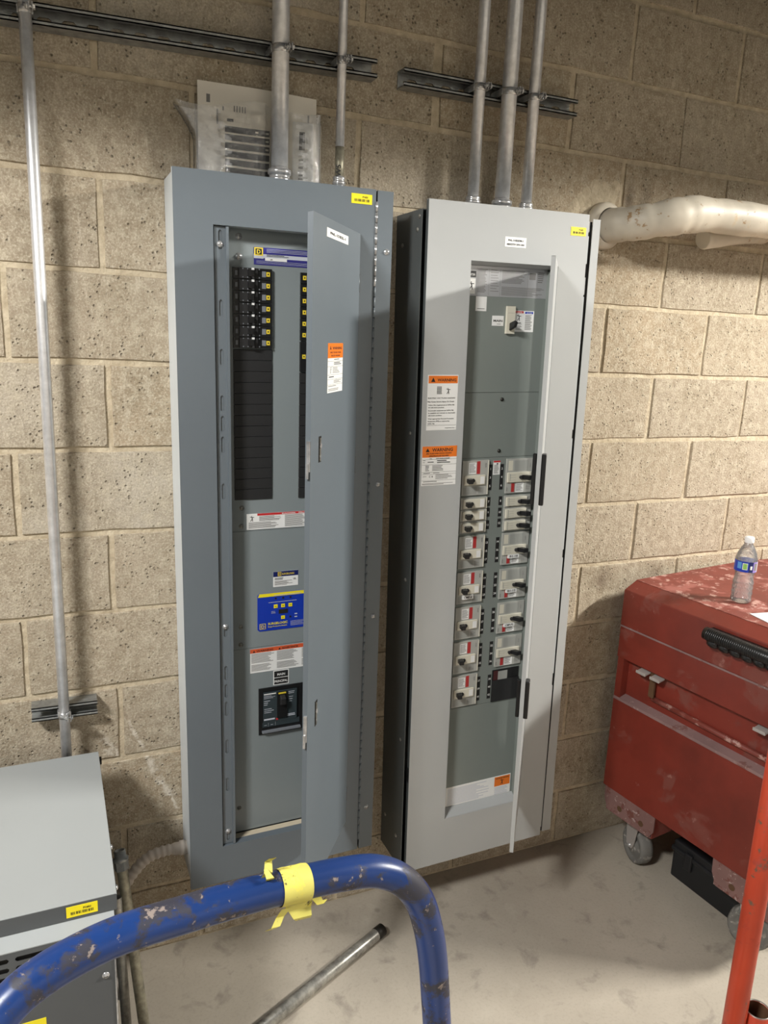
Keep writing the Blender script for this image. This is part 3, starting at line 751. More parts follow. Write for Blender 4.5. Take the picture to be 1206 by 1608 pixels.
# ------------------------------------------------------------------ RIGHT PANELBOARD
def right_panel():
    T = thing('panelboard', 'light grey electrical panel with narrow door ajar, right of the two on the wall', 'electrical panel', (.768, 0, .170), (0, -.0190, 0))
    G = M['p2']; H_ = 1.870
    b = MB()
    for x in (-.012, .4905): b.box(x, x + .002, -.148, -.001, .010, 1.846, M['dark1'])  # dark grey paint carries the shade on this box
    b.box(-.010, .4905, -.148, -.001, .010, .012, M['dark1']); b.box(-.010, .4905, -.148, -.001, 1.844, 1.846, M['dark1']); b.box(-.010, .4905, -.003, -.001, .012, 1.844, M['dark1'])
    e = obj('enclosure', b, T); e['label'] = 'box behind the cover, painted dark to carry its shade'
    for z, y in ((1.83, -.135), (1.80, -.125), (1.77, -.04), (1.30, -.12), (.90, -.12), (.42, -.12), (.10, -.11), (.12, -.03)):
        c = MB().lathe([(.0055, 0), (.0055, .0008), (.004, .002), (0, .003)], (-.012, y, z), (-1, 0, 0), 12, M['dull']); obj('side_screw', c, T)
    b = MB(); OX0, OX1, OZ0, OZ1 = .1225, .384, .1525, 1.7335
    b.plate(0, .4720, .006, 1.868, -.160, -.1585, [(OX0, OX1, OZ0, OZ1)], G)
    b.box(0, .0015, -.1585, -.146, .006, 1.868, M['dark1']); b.box(.4705, .4720, -.1585, -.150, .006, 1.868, G); b.box(0, .4720, -.1585, -.148, .006, .0075, G); b.box(0, .4720, -.1585, -.148, 1.8665, 1.868, G)  # left return dark too, shade of the gap put into its colour
    b.box(OX0 - .0012, OX0, -.1585, -.140, OZ0, OZ1, G); b.box(OX0, OX1, -.1585, -.140, OZ0 - .0012, OZ0, G)
    b.prism([(-.1585, OZ1), (-.1585, OZ1 + .001), (-.136, OZ1 - .006), (-.136, OZ1 - .008)], 'x', OX0, OX1, M['p2'])
    obj('front_cover', b, T)
    for z in (1.62, .30): obj('cover_clip', MB().box(-.001, .0012, -.1575, -.149, z - .0, z + .045, M['black']), T) if z < 1 else None
    # hinged frame strip on the right, slightly behind the cover, with the gap between
    b = MB().prism([(.4815, .013), (.5135, .013), (.5125, 1.8585), (.4888, 1.8585)], 'y', -.1555, -.154, G)
    b.box(.5118, .5133, -.154, -.135, .013, 1.857, G)
    obj('frame_strip', b, T)
    b = MB()
    for z0, z1, m_ in ((1.825, 1.852, 'zinc'), (1.745, 1.815, 'p1s'), (1.665, 1.71, 'p2'), (1.30, 1.66, 'p1s'), (.95, 1.275, 'p1s'), (.56, .925, 'p1s'), (.03, .52, 'p2')):
        b.box(.4762, .4790, -.1545, -.1500, z0, z1, M[m_])
    obj('cover_hinge', b, T)
    obj('gap_shade', MB().box(.470, .4905, -.1495, -.1485, .013, 1.852, M['black2']), T)  # black sheet stands for the shade in the gap
    D = M['p2d']; y0 = -.130
    for z0, z1, hs in ((1.4045, 1.726, [(.2535, .2772, 1.557, 1.6295)]), (1.2285, 1.4035, []), (.4905, 1.2275, []), (.154, .4895, [])):
        obj('deadfront_plate', MB().plate(.1300, .3835, z0, z1, y0, y0 + .002, hs, D), T)
    obj('deadfront_back', MB().box(.2450, .2860, y0 + .004, y0 + .006, 1.55, 1.64, M['black2']), T)
    b = MB().box(.3720, .3735, -.1500, y0, OZ0, 1.72, D); b.box(.3735, .3825, -.1515, -.150, OZ0, OZ1 - .003, M['p1s']); b.box(.3825, .3838, -.1515, -.132, OZ0, OZ1 - .003, D)
    obj('inner_rail', b, T)
    obj('inner_sill', MB().prism([(-.1585, .1520), (-.1585, .1535), (-.132, .170), (-.132, .1685)], 'x', .1235, .3825, G), T)
    def sheet(k):
        k.rect(0, .10, .60, .8, M['ink']); k.text('EATON', .05, .65, .1, M['white'], .07, k=2); k.rect(.01, .095, .06, .56, M['white']); k.man(.05, .3, .12, M['ink'])
        for u in (.11, .26, .40, .75, .87): k.rect(u, u + .002, .03, .9, M['grey_ink'])
        k.lines(.12, .25, .88, .1, 18, M['grey_ink']); k.lines(.28, .39, .88, .1, 9, M['grey_ink'], 1, .2); k.lines(.42, .74, .88, .44, 10, M['grey_ink']); k.lines(.42, .98, .34, .04, 9, M['grey_ink'])
        k.rect(.77, .85, .62, .84, M['grey_ink']); k.lines(.88, .97, .88, .5, 6, M['grey_ink'])
    sticker(T, 'data_label', .1310, .3720, 1.651, 1.7265, y0, M['foil'], sheet, 'wide shiny data label across the top of the opening')
    def qr(k): k.lines(.15, .85, .18, .08, 1, M['grey_ink'])
    sticker(T, 'blank_label', .158, .1905, 1.6135, 1.6500, y0, M['white'], qr, 'small white square label')
    def mn(k): k.text('MAIN', .5, .40, .30, M['ink'], .78); k.lines(.42, .9, .2, .1, 1, M['grey_ink'])
    sticker(T, 'main_label', .2097, .2447, 1.5775, 1.6032, y0, M['white'], mn, 'white label reading MAIN')
    def dg(k):
        k.rect(.03, .47, .88, .98, M['red']); k.text('DANGER', .25, .90, .06, M['white'], .3); k.man(.25, .64, .14, M['ink']); k.lines(.08, .44, .45, .34, 3, M['ink']); k.lines(.1, .42, .3, .08, 7, M['grey_ink'])
        k.rect(.55, .95, .86, .96, M['blue']); k.text('NOTICE', .75, .88, .06, M['white'], .25); k.lines(.56, .94, .80, .08, 17, M['grey_ink'])
    sticker(T, 'danger_label', .2760, .3385, 1.5637, 1.6182, y0, M['white'], dg, 'twin label, red danger half and blue notice half')
    # main switch
    b = MB().box(.2505, .2755, y0 - .008, y0 + .003, 1.5580, 1.6285, M['cream'])
    b.rect(.2525, .2735, 1.6110, 1.6114, M['grey_ink'], y0 - .0083)
    o = obj('main_switch', b, T)
    obj('toggle', MB().prism([(y0 - .008, 1.565), (y0 - .034, 1.575), (y0 - .040, 1.588), (y0 - .030, 1.592), (y0 - .008, 1.586)], 'x', .2575, .2660, M['black']), o, bevel=.003)
    for z in (1.3852, 1.2451): screw(T, .2545, z, y0, .0042, 'dark_metal')
    # breaker factory
    def brk(x0, x1, z0, z1, left, kind, tagt=None):
        w, h = x1 - x0, z1 - z0
        b = MB(); yb = y0 - .005
        X = lambda u: x0 + u * w
        Zt = lambda v: z1 - v * h                       # v from the top
        def r(u0, u1, v0, v1, m, k=1): b.rect(X(u0), X(u1), Zt(v1), Zt(v0), M[m], yb - .0002 * k)
        b.box(x0, x1, yb, y0 - .0001, z0, z1, M['bgrey'])
        if left: b.box(x1 - .0018, x1 - .0004, yb - .0015, yb, z0 + .001, z1 - .001, M['cream'])
        if kind == 'three':
            if left:
                e = (.06, .86, .42, .70)
                r(.24, .52, .06, .38, 'white'); b.lines(X(.26), X(.50), Zt(.09), Zt(.36), 8, M['grey_ink'], yb - .0004); r(.54, .67, .03, .39, 'bred')
                b.text('EATON', X(.90), Zt(.15), .0035, M['ink'], yb - .0003, vert=True); r(.05, .58, .76, .97, 'bgrey2'); r(.62, .84, .76, .97, 'bgrey2'); b.lines(X(.64), X(.82), Zt(.8), Zt(.95), 3, M['grey_ink'], yb - .0005, .2)
            else:
                e = (.02, .90, .39, .68)
                r(.28, .78, .05, .36, 'bgrey2'); r(.06, .22, .05, .34, 'cream'); b.text('Series C', X(.88), Zt(.2), .0035, M['grey_ink'], yb - .0003, vert=True)
                r(.20, .32, .71, .97, 'bred'); r(.36, .66, .71, .98, 'white'); b.lines(X(.38), X(.64), Zt(.74), Zt(.96), 7, M['grey_ink'], yb - .0004); b.lines(X(.74), X(.94), Zt(.74), Zt(.95), 4, M['grey_ink'], yb - .0004, .2)
                b.text('EATON', X(.06), Zt(.88), .003, M['ink'], yb - .0003, vert=True)
        else:
            e = (.06, .90, .10, .88) if left else (.03, .80, .10, .88)
            if not left: b.lines(X(.84), X(.96), Zt(.2), Zt(.8), 3, M['grey_ink'], yb - .0004, .2)
        o = obj('circuit_breaker', b, T)
        c = MB(); c.box(X(e[0]), X(e[1]), yb - .005, yb, Zt(e[3]), Zt(e[2]), M['cream'])
        if left: c.rect(X(e[1] - .2), X(e[1] - .04), Zt(e[3] - .03 * (h < .05) - .03), Zt(e[2] + .04), M['white'], yb - .0052)
        else:
            c.rect(X(e[0] + .08), X(e[0] + .10), Zt(e[3] - .04), Zt(e[2] + .04), M['bgrey2'], yb - .0052)
            for q in range(3): c.rect(X(e[0] + .10), X(e[0] + .3), Zt(e[2] + (e[3] - e[2]) * (.25 + .25 * q)), Zt(e[2] + (e[3] - e[2]) * (.27 + .25 * q)), M['bgrey2'], yb - .0052)
        obj('escutcheon', c, o, bevel=.0012, seg=1)
        zc = Zt((e[2] + e[3]) / 2); hh = .0062
        t = MB()
        if left:
            t.prism([(X(.14), yb - .005), (X(.10), yb - .024), (X(.26), yb - .026), (X(.34), yb - .005)], 'z', zc - hh, zc + hh, M['black'])
            t.cyl((X(.36), yb - .005, zc), (X(.38), yb - .011, zc), .0055, 10, M['black2'])
        else:
            t.prism([(X(.52), yb - .005), (X(.66), yb - .026), (X(.84), yb - .024), (X(.74), yb - .005)], 'z', zc - hh, zc + hh, M['black'])
            t.cyl((X(.50), yb - .005, zc), (X(.47), yb - .011, zc), .0050, 10, M['black2'])
        obj('toggle', t, o, bevel=.0015, seg=1)
        if tagt:
            u0, u1, v0, v1 = (.2, .62, .72, .85) if left else (.22, .62, .68, .79)
            g = MB(); g.box(X(u0), X(u1), yb - .0062, yb - .0004, Zt(v1), Zt(v0), M['white']); g.text(tagt, X((u0 + u1) / 2), Zt(v1 - .03), .0078, M['ink'], yb - .0064, 'c', (u1 - u0) * w * .75)
            q = obj('circuit_tag', g, o); q['label'] = 'white tag reading ' + tagt
    XL = (.1405, .2222); XR = (.2800, .3685); s = .0024     # dead front plane at y=-.13
    three = ((1.2225, 1.1265, 0), (1.0115, .9185, 0), (.9070, .8150, 'CMP-4'), (.8035, .7080, 0), (.6985, .6020, 0), (.5930, .4965, 0))
    for zt, zb, tg in three: brk(*XL, zb, zt, True, 'three', tg or None)
    for zt, zb in ((1.1195, 1.0870), (1.0855, 1.0530), (1.0515, 1.0200)): brk(*XL, zb, zt, True, 'one')
    for zt, zb, tg in ((1.2220, 1.1250, 0), (1.0100, .9165, 'B1-18'), (.9030, .8140, 'B1-12'), (.8010, .7080, 'CMP-P5'), (.6960, .6030, 0)): brk(*XR, zb, zt, False, 'three', tg or None)
    for zt, zb in ((1.1175, 1.0850), (1.0835, 1.0500), (1.0485, 1.0150)): brk(*XR, zb, zt, False, 'one')
    # open space and blank filler at the bottom right
    b = MB().box(XR[0] - .004, XR[1], y0 - .0004, y0 - .0001, .4900, .5915, M['black']); b.box(XR[0] - .004, XR[1], y0 - .0035, y0 - .0004, .4905, .5580, M['black2'])
    b.box(XR[0] + .016, XR[0] + .048, y0 - .0015, y0 - .0004, .5585, .5850, M['bgrey2']); b.box(XR[0] + .001, XR[0] + .016, y0 - .0010, y0 - .0004, .5585, .5880, flat('maroon_plastic', (72, 30, 30), .5))
    o = obj('open_breaker_space', b, T); o['label'] = 'black unfilled breaker space'
    # number strips
    def nums(x, z0, z1, ns):
        def f(k):
            for i, n_ in enumerate(ns):
                v = 1 - (i + .5) / len(ns) if len(ns) > 1 else .5
                hgt = .0085 / (z1 - z0)
                k.text(str(n_), .5, v - hgt * .36, hgt, M['white'], None)
        sticker(T, 'number_strip', x - .0055, x + .0055, z0, z1, y0, M['ink'], f)
    zl = ((1.1365, 1.2080), (.9255, .9990), (.8200, .8950), (.7130, .7880), (.6100, .6840), (.5030, .5790))
    A = ((1, 3, 5), (13, 15, 17), (19, 21, 23), (25, 27, 29), (31, 33, 35), (37, 39, 41))
    for (a, c), n_ in zip(zl, A): nums(.2310, a, c, n_)
    for z, n_ in ((1.1043, 7), (1.0738, 9), (1.0380, 11)): nums(.2302, z - .0125, z + .0125, (n_,))
    B_ = ((2, 4, 6), (14, 16, 18), (20, 22, 24), (26, 28, 30), (32, 34, 36), (38, 40, 42))
    for (a, c), n_ in zip(zl, B_): nums(.2675, a, c, n_)
    for z, n_ in ((1.1043, 8), (1.0720, 10), (1.0405, 12)): nums(.2685, z - .0125, z + .0125, (n_,))
    def sm(k): k.rect(0, 1, .88, 1, M['red']); k.lines(.1, .9, .7, .06, 9, M['grey_ink']); k.rect(.45, .7, .74, .82, M['ink'])
    sticker(T, 'small_label', .2390, .2610, 1.1790, 1.2180, y0, M['white'], sm, 'small white label with a red top edge')
    def bot(k):
        k.lines(.06, .70, .9, .12, 12, M['lav']); k.rect(.755, .99, .50, .96, M['orange']); k.text('WARNING', .87, .84, .09, M['ink'], .2); k.man(.87, .66, .12, M['ink']); k.lines(.76, .98, .44, .08, 5, M['lav'])
    sticker(T, 'bottom_label', .1310, .3655, .1640, .2330, y0, M['white'], bot, 'pale label with orange corner at the bottom of the opening')
    # outside labels
    def wA(k):
        k.rect(.02, .98, .85, .985, M['orange']); k.tri(.17, .875, .045, M['ink']); k.text('WARNING', .62, .885, .072, M['ink'], .62)
        k.man(.68, .70, .05, M['ink']); k.lines(.3, .47, .79, .65, 7, M['ink'], 1, .5, .1)
        k.text('ELECTRIC ARC FLASH HAZARD', .47, .575, .028, M['ink'], .9); k.text('May Cause Severe Injury Or Death', .45, .51, .030, M['ink'], .88)
        for v, t, w in ((.45, 'Follow ALL requirements in NFPA 70E', .86), (.405, 'for safe work practices', .52), (.35, 'De-energize equipment per NFPA 70E', .84), (.305, 'to establish and maintain an electrically', .9), (.26, 'safe work condition', .45), (.20, 'Wear appropriate Personal Protective', .86), (.155, 'Equipment (PPE) as required by', .72), (.11, 'NFPA 70E', .22)):
            k.text(t, .04, v, .028, M['ink'], w, 'l')
        k.rect(.02, .98, .088, .092, M['ink'], 1); k.text('WARNING Rev 1', .97, .03, .022, M['ink'], .36, 'r')
    sticker(T, 'arc_flash_label', .0138, .1008, 1.3115, 1.4520, -.160, M['white'], wA, 'upper warning label, WARNING on orange over white')
    def wB(k):
        k.rect(0, 1, .72, 1, M['orange']); k.tri(.15, .86, .055, M['ink']); k.text('WARNING', .58, .865, .12, M['ink'], .6); k.text('ARC FLASH AND SHOCK HAZARD', .48, .80, .05, M['ink'], .74); k.text('APPROPRIATE PPE REQUIRED', .48, .735, .05, M['ink'], .58)
        for v in (.665, .53, .34, .285, .13): k.rect(0, 1, v, v + .005, M['ink'], 1)
        k.text('18 in', .25, .675, .035, M['ink']); k.text('FLASH HAZARD BOUNDARY', .6, .675, .035, M['ink'], .4); k.lines(.03, .1, .65, .55, 2, M['ink'], 1, .2); k.lines(.16, .38, .61, .57, 1, M['ink']); k.lines(.43, .85, .64, .55, 2, M['ink'])
        k.lines(.1, .22, .51, .36, 4, M['ink'], 1, .4); k.lines(.3, .65, .51, .36, 4, M['grey_ink'], 1, .5); k.lines(.05, .25, .325, .3, 1, M['ink']); k.lines(.33, .6, .325, .3, 1, M['ink'])
        k.lines(.03, .18, .24, .22, 1, M['ink']); k.text('C  B', .27, .21, .06, M['ink']); k.lines(.4, .92, .275, .15, 4, M['grey_ink']); k.lines(.05, .65, .11, .08, 1, M['ink']); k.lines(.02, .97, .06, .01, 2, M['grey_ink'])
    sticker(T, 'arc_flash_label', .0050, .1060, 1.1665, 1.2700, -.160, M['white'], wB, 'lower warning label, wider, with a printed table')
    def np_(k): k.text('PNL-1HB2DM-1', .5, .58, .26, M['ink'], .72); k.text('480/277V 3PH 4W', .5, .18, .26, M['ink'], .84)
    sticker(T, 'name_plate', .2170, .2800, 1.7720, 1.7965, -.160, M['white'], np_, 'white name plate with two lines of lettering')
    sticker(T, 'asset_tag', .4158, .4638, 1.8130, 1.8345, -.160, M['yellow'], yellow_tag, 'yellow barcode sticker')
    # door seen edge-on
    Lw = .256; Z0, Z1 = .155, 1.7355
    dr = MB().box(-Lw, 0, -.0015, 0, Z0, Z1, G); dr.box(-Lw, -Lw + .0015, 0, .009, Z0, Z1, G); dr.box(-Lw, 0, 0, .008, Z1 - .0015, Z1, G); dr.box(-Lw, 0, 0, .008, Z0, Z0 + .0015, G)
    door = obj('door', dr, T, (.3800, -.1615, 0), (0, 0, math.radians(53.2)))
    for z0, z1 in ((1.143, 1.272), (.560, .668)):
        b = MB(); b.box(-.247, -.222, .0, .010, z0 + .03, z1 - .02, M['zinc']); b.box(-.250, -.226, -.013, -.0015, z0, z1, M['black'])
        b.box(-.246, -.234, .010, .020, z0, z1, M['black'])
        o = obj('latch_handle', b, door, bevel=.002, seg=1); o['label'] = 'black door latch handle'
    for z in (1.600, .765, .300):
        b = MB(); b.box(-.026, -.002, .0005, .003, z - .03, z + .03, M['p1s']); 
        for q in (-.015, .015): b.cyl((-.014, .003, z + q), (-.014, .006, z + q), .0042, 10, M['zinc'])
        obj('door_hinge', b, door)
    # paper directory pocket on the inside of the door
    obj('directory_pocket', MB().box(-.215, -.035, .0008, .0035, .82, 1.49, M['dead1']), door)
    return T
right_panel()

# ------------------------------------------------------------------ papers and bag on the left panel
pz = TOP1 - .0015
def sheet_obj(name, pts, z0, mat, deco, label, tilt=0.0, loc=(0, 0, 0)):
    x0, x1, z1, y = pts
    b = MB(); n = 10; m_ = 6
    def P(u, v, back=0): return (x0 + (x1 - x0) * u, y + .004 * math.sin(u * 5 + v * 2) + (0.0008 if back else 0), z0 + (z1 - z0) * v)
    for bk in (0, 1):
        i0 = b.add([P(i / n, j / m_, bk) for j in range(m_ + 1) for i in range(n + 1)])
        for j in range(m_):
            for i in range(n):
                q = [i0 + j * (n + 1) + i, i0 + j * (n + 1) + i + 1, i0 + (j + 1) * (n + 1) + i + 1, i0 + (j + 1) * (n + 1) + i]
                b.face(q if not bk else q[::-1], mat, True)
    def R(u0, u1, v0, v1, m):
        k = max(1, int((u1 - u0) * 12))
        for i in range(k):
            a, c = u0 + (u1 - u0) * i / k, u0 + (u1 - u0) * (i + 1) / k
            b.quad([tuple(Vector(P(a, v0)) + Vector((0, -.0006, 0))), tuple(Vector(P(c, v0)) + Vector((0, -.0006, 0))), tuple(Vector(P(c, v1)) + Vector((0, -.0006, 0))), tuple(Vector(P(a, v1)) + Vector((0, -.0006, 0)))], m)
    deco(R)
    return tag(obj(name, b, rot=(0, tilt, 0)), label, 'paper')
def d1(R):
    R(.07, .10, .80, .88, M['grey_ink']); R(.15, .165, .60, .75, M['grey_ink']); R(.20, .21, .60, .78, M['grey_ink'])
    for i in range(5): R(.29 + i * .022, .30 + i * .022, .74, .80, M['grey_ink'])
    R(.92, .935, .66, .82, M['grey_ink'])
sheet_obj('printed_sheet', (.214, .493, 2.2525, -.016), pz, M['paper'], d1, 'largest paper sheet behind the plastic bag, nearest the wall')
def d2(R):
    R(.06, .12, .86, .90, M['ink'])
    zr = [.80, .69, .575, .46, .345, .23]
    for z in zr:
        R(.04, .47, z - .085, z, M['ink'])
        for q in (.09, .21, .33, .43): R(q, q + .03, z - .055, z - .03, M['paper'])
    R(.55, .60, .55, .74, M['gold']); R(.42, .50, .02, .08, M['gold']); R(.18, .4, .04, .07, M['grey_ink'])
sheet_obj('circuit_schedule', (.262, .500, 2.193, -.034), pz, M['paper'], d2, 'paper sheet printed with black table rows, behind the thick conduit')
def d3(R):
    R(.30, .55, .60, .86, M['ink'])
    for i in range(8): R(.30, .50, .06 + i * .055, .085 + i * .055, M['grey_ink'])
sheet_obj('folded_leaflet', (.428, .478, 2.190, -.043), pz, M['paper2'], d3, 'narrow white leaflet right of the thick conduit')
b = MB(); n, m_ = 60, 40
from mathutils import noise as NZ
def bagp(u, v, back):
    xl = .204 - .044 * max(0, (v - .55) / .45) ** 1.3; xr = .494
    zt = 2.196 + .018 * u - .008 * math.sin(u * 9)
    x = xl + (xr - xl) * u; z = pz + .001 + (zt - pz) * v
    q = Vector((u * 7.0, v * 5.0, 3.1 * back))
    ridge = 1 - abs(NZ.noise(q * 1.3)) * 2.2; fine = 1 - abs(NZ.noise(q * 3.1 + Vector((5, 2, 1)))) * 2.0
    side = 1.0 if (u < .22 or u > .80) else .35
    puff = math.sin(math.pi * min(1, max(0, u))) ** .5 * .009 + side * (.0065 * ridge + .0028 * fine) * math.sin(math.pi * min(1, max(0, u))) ** .25
    return (x, (-.0475 - puff) if not back else (-.008), z)
for bk in (0, 1):
    i0 = b.add([bagp(i / n, j / m_, bk) for j in range(m_ + 1) for i in range(n + 1)])
    for j in range(m_):
        for i in range(n):
            q = [i0 + j * (n + 1) + i, i0 + j * (n + 1) + i + 1, i0 + (j + 1) * (n + 1) + i + 1, i0 + (j + 1) * (n + 1) + i]
            b.face(q if not bk else q[::-1], M['bag_haze' if (i < 13 + 3 * math.sin(j * .9) or i > 50 + 3 * math.sin(j * 1.3)) else 'bag'], True)
k = (n + 1) * (m_ + 1)
for j in range(m_):
    b.face([j * (n + 1), (j + 1) * (n + 1), k + (j + 1) * (n + 1), k + j * (n + 1)], M['bag'], True)
    b.face([j * (n + 1) + n, k + j * (n + 1) + n, k + (j + 1) * (n + 1) + n, (j + 1) * (n + 1) + n], M['bag'], True)
for v_ in range(len(b.v)): # keep the bag's front leaf clear of the thick conduit
    x, y, z = b.v[v_]
    if y < -.03 and .362 < x < .420: b.v[v_] = (x, max(y, -.0405), z)
tag(obj('plastic_bag', b), 'crumpled clear plastic bag holding papers on top of the left panel', 'bag')

# ------------------------------------------------------------------ lagged pipes on the right
def smooth(pts, k=8):
    pts = [Vector(p) for p in pts]; out = []
    for i in range(len(pts) - 1):
        p0 = pts[max(i - 1, 0)]; p1 = pts[i]; p2 = pts[i + 1]; p3 = pts[min(i + 2, len(pts) - 1)]
        for j in range(k):
            t = j / k
            out.append(0.5 * ((2 * p1) + (p2 - p0) * t + (2 * p0 - 5 * p1 + 4 * p2 - p3) * t * t + (3 * p1 - p0 - 3 * p2 + p3) * t ** 3))
    out.append(pts[-1]); return out
t = thing('lagged_pipe', 'white painted lagged pipe bending out of the wall at upper right', 'pipe', (1.375, 0, 2.05))
pth = smooth([(0, .02, 0), (.015, -.045, .0), (.055, -.105, .005), (.13, -.145, .022), (.22, -.150, .036), (.40, -.150, .040), (.75, -.150, .042), (1.5, -.150, .046), (3.2, -.150, .046)], 9)
rad = [.047 + .0020 * math.sin(i * 1.1) * math.sin(i * .37) + (.003 if 24 < i < 36 else 0) for i in range(len(pth))]
obj('pipe_lagging', MB().tube(pth, rad, 28, M['insul']), t)
b = MB().lathe([(.046, .0), (.066, .0), (.064, .018), (.056, .026), (.048, .030)], (0, 0, 0), (.1, -1, .0), 28, M['insul'])
obj('wall_collar', b, t)
t = thing('lagged_pipe', 'smaller lagged pipe stub hidden under the white pipe', 'pipe', (1.86, 0, 2.02))
obj('pipe_lagging', MB().tube(smooth([(.17, .02, .066), (.10, -.03, .060), (-.02, -.052, .044), (-.09, -.056, .030), (-.155, -.058, .018)], 6), [.031] * 24 + [.028], 20, M['insul']), t)
b = MB()
for i in range(26):
    a = random.uniform(1.2, 2.9); r = random.uniform(.05, .105)
    b.lathe([(.026, .0), (.018, .0035), (0, .0045)], (1.375 + r * math.cos(a) * 1.1, .003, 2.06 + r * math.sin(a)), (0, -1, 0), 9, M['mortarpatch'])
o = obj('mortar_patch', b, wall); o['kind'] = 'stuff'

# ------------------------------------------------------------------ transformer cabinet, lower left
t = thing('transformer', 'grey transformer cabinet with slotted front at the lower left corner', 'transformer', (-.058, -.080, 0), (0, 0, 0))
TW = .62; TD = .525; G = M['tr']; GD = M['trd']  # G as lit, GD as shaded: light on the cabinet put into paint
b = MB().box(-TW, -.006, -TD - .010, -.004, .045, .634, GD)
obj('cabinet_body', b, t, bevel=.003)
b = MB().box(-TW, 0, -TD, 0, .684, .686, G); b.box(-TW, 0, -TD, -TD + .002, .650, .684, GD); b.box(-.002, 0, -TD + .002, 0, .650, .684, GD); b.box(-TW, 0, -.002, 0, .650, .684, GD)
obj('top_cover', b, t, bevel=.0012)
obj('ledge', MB().prism([(-TD - .028, .6360), (-TD - .028, .6385), (-TD + .004, .6510), (-TD + .004, .6360)], 'x', -TW, -.006, M['tr']), t)  # pale colour carries light falling on the ledge from above
holes = []
for k in range(9):
    x1 = -.066 - k * .0585
    for r in range(12):
        if k == 0 and False: continue
        zc = .6215 - r * .0185
        if zc < .56 and False: break
        if r < (4): holes.append((x1 - .048, x1, zc - .0045, zc + .0045))
b = MB().plate(-TW, -.010, .06, .6365, -TD - .028, -TD - .0265, holes, GD, .003, M['black'])
b.box(-.012, -.0085, -TD - .0265, -TD - .010, .058, .6372, GD)
fp = obj('front_panel', b, t)
obj('vent_shade', MB().box(-TW + .01, -.02, -TD - .0150, -TD - .0145, .54, .634, M['black']), t)  # black sheet painted in for the darkness behind the slots
obj('panel_edge', MB().box(-.010, -.0075, -TD - .0295, -TD - .024, .055, .6372, M['zinc']), t)
sticker(t, 'asset_tag', -.0870, -.0335, .6570, .6790, -TD, M['yellow'], yellow_tag, 'yellow barcode sticker on the top cover')
sticker(t, 'caution_tag', -.190, -.130, .438, .484, -TD - .028, M['yellow'], lambda k: k.lines(.1, .9, .8, .2, 3, M['ink']), 'yellow sticker low on the slotted front')
screw(t, -.026, .538, -TD - .028, .0055)
for y in (-.36, -.486):
    obj('side_screw', MB().lathe([(.006, 0), (.006, .001), (.0045, .004), (0, .0055)], (0, y, .667), (1, 0, 0), 12, M['zinc']), t)
obj('back_flange', MB().box(-.004, .006, -.010, -.002, .655, .672, M['dark_metal']), t)
for x in (-.56, -.06):
    for y in (-.48, -.06): obj('foot', MB().box(x - .03, x + .03, y - .03, y + .03, 0, .046, M['dark_metal']), t)
# elbow fitting on its right side
o = MB().tube(smooth([(-.012, -.245, .150), (.006, -.245, .152), (.018, -.245, .142), (.021, -.245, .118)], 5), .0125, 14, M['ivory'])
o.lathe([(.0155, 0), (.0155, .012), (.0128, .013)], (.021, -.245, .125), (0, 0, -1), 12, M['steelgrey'])
obj('elbow_fitting', o, t, loc=(0, .08, 0))

# ------------------------------------------------------------------ flexible conduit
t = thing('flexible_conduit', 'ribbed flexible conduit curving from the left panel towards the transformer', 'conduit', (0, 0, 0))
pp = smooth([(.137, -.062, .352), (.10, -.062, .354), (.055, -.064, .347), (.018, -.068, .318), (-.012, -.074, .275), (-.030, -.082, .215), (-.040, -.092, .165), (-.040, -.098, .13)], 12)
rr = [.0150 if (i // 2) % 2 else .0128 for i in range(len(pp))]
obj('ribbed_hose', MB().tube(pp, rr, 18, M['ivory']), t)
b = MB().lathe([(.0165, 0), (.0165, .010), (.019, .010), (.019, .022), (.0165, .023), (.0165, .036), (.0150, .038)], (.1575, -.062, .352), (-1, 0, 0.02), 20, M['ivory'])
obj('hose_connector', b, t)
# leaning conduits beside the transformer
def lean(label, top, bot, r, mat, conn):
    top, bot = Vector(top), Vector(bot); ax = top - bot; ln = ax.length
    t = thing('leaning_conduit', label, 'conduit', tuple(bot)); t.rotation_euler = Vector((0, 0, 1)).rotation_difference(ax).to_euler()
    obj('pipe', MB().lathe([(r - .0015, .01), (r - .0015, 0), (r, 0), (r, ln - .03)], (0, 0, 0), (0, 0, 1), 24, M[mat]), t)
    if conn:
        c = MB().lathe([(r + .001, ln - .046), (r + .0045, ln - .046), (r + .0045, ln - .024)], (0, 0, 0), (0, 0, 1), 6, M['strut'], False)
        c.lathe([(r, ln - .030), (r + .0055, ln - .024), (r + .0055, ln - .017), (r + .001, ln - .016), (r + .001, ln), (r - .002, ln), (r - .002, ln - .02), (0, ln - .02)], (0, 0, 0), (0, 0, 1), 22, M['strut'])
        obj('connector', c, t)
        s_ = MB().cyl((r * .2, -r, ln * .60), (r * 1.6, -r * .4, ln * .60), .004, 10, M['zinc']); obj('set_screw', s_, t)
    return t
lean('dull conduit length with a connector leaning beside the transformer', (-.026, -.205, .487), (.0135, -.372, .001), .0125, 'emt_old', True)
lean('darker conduit length leaning between transformer and connector conduit', (-.0400, -.245, .425), (-.030, -.330, .001), .0115, 'dull', False)

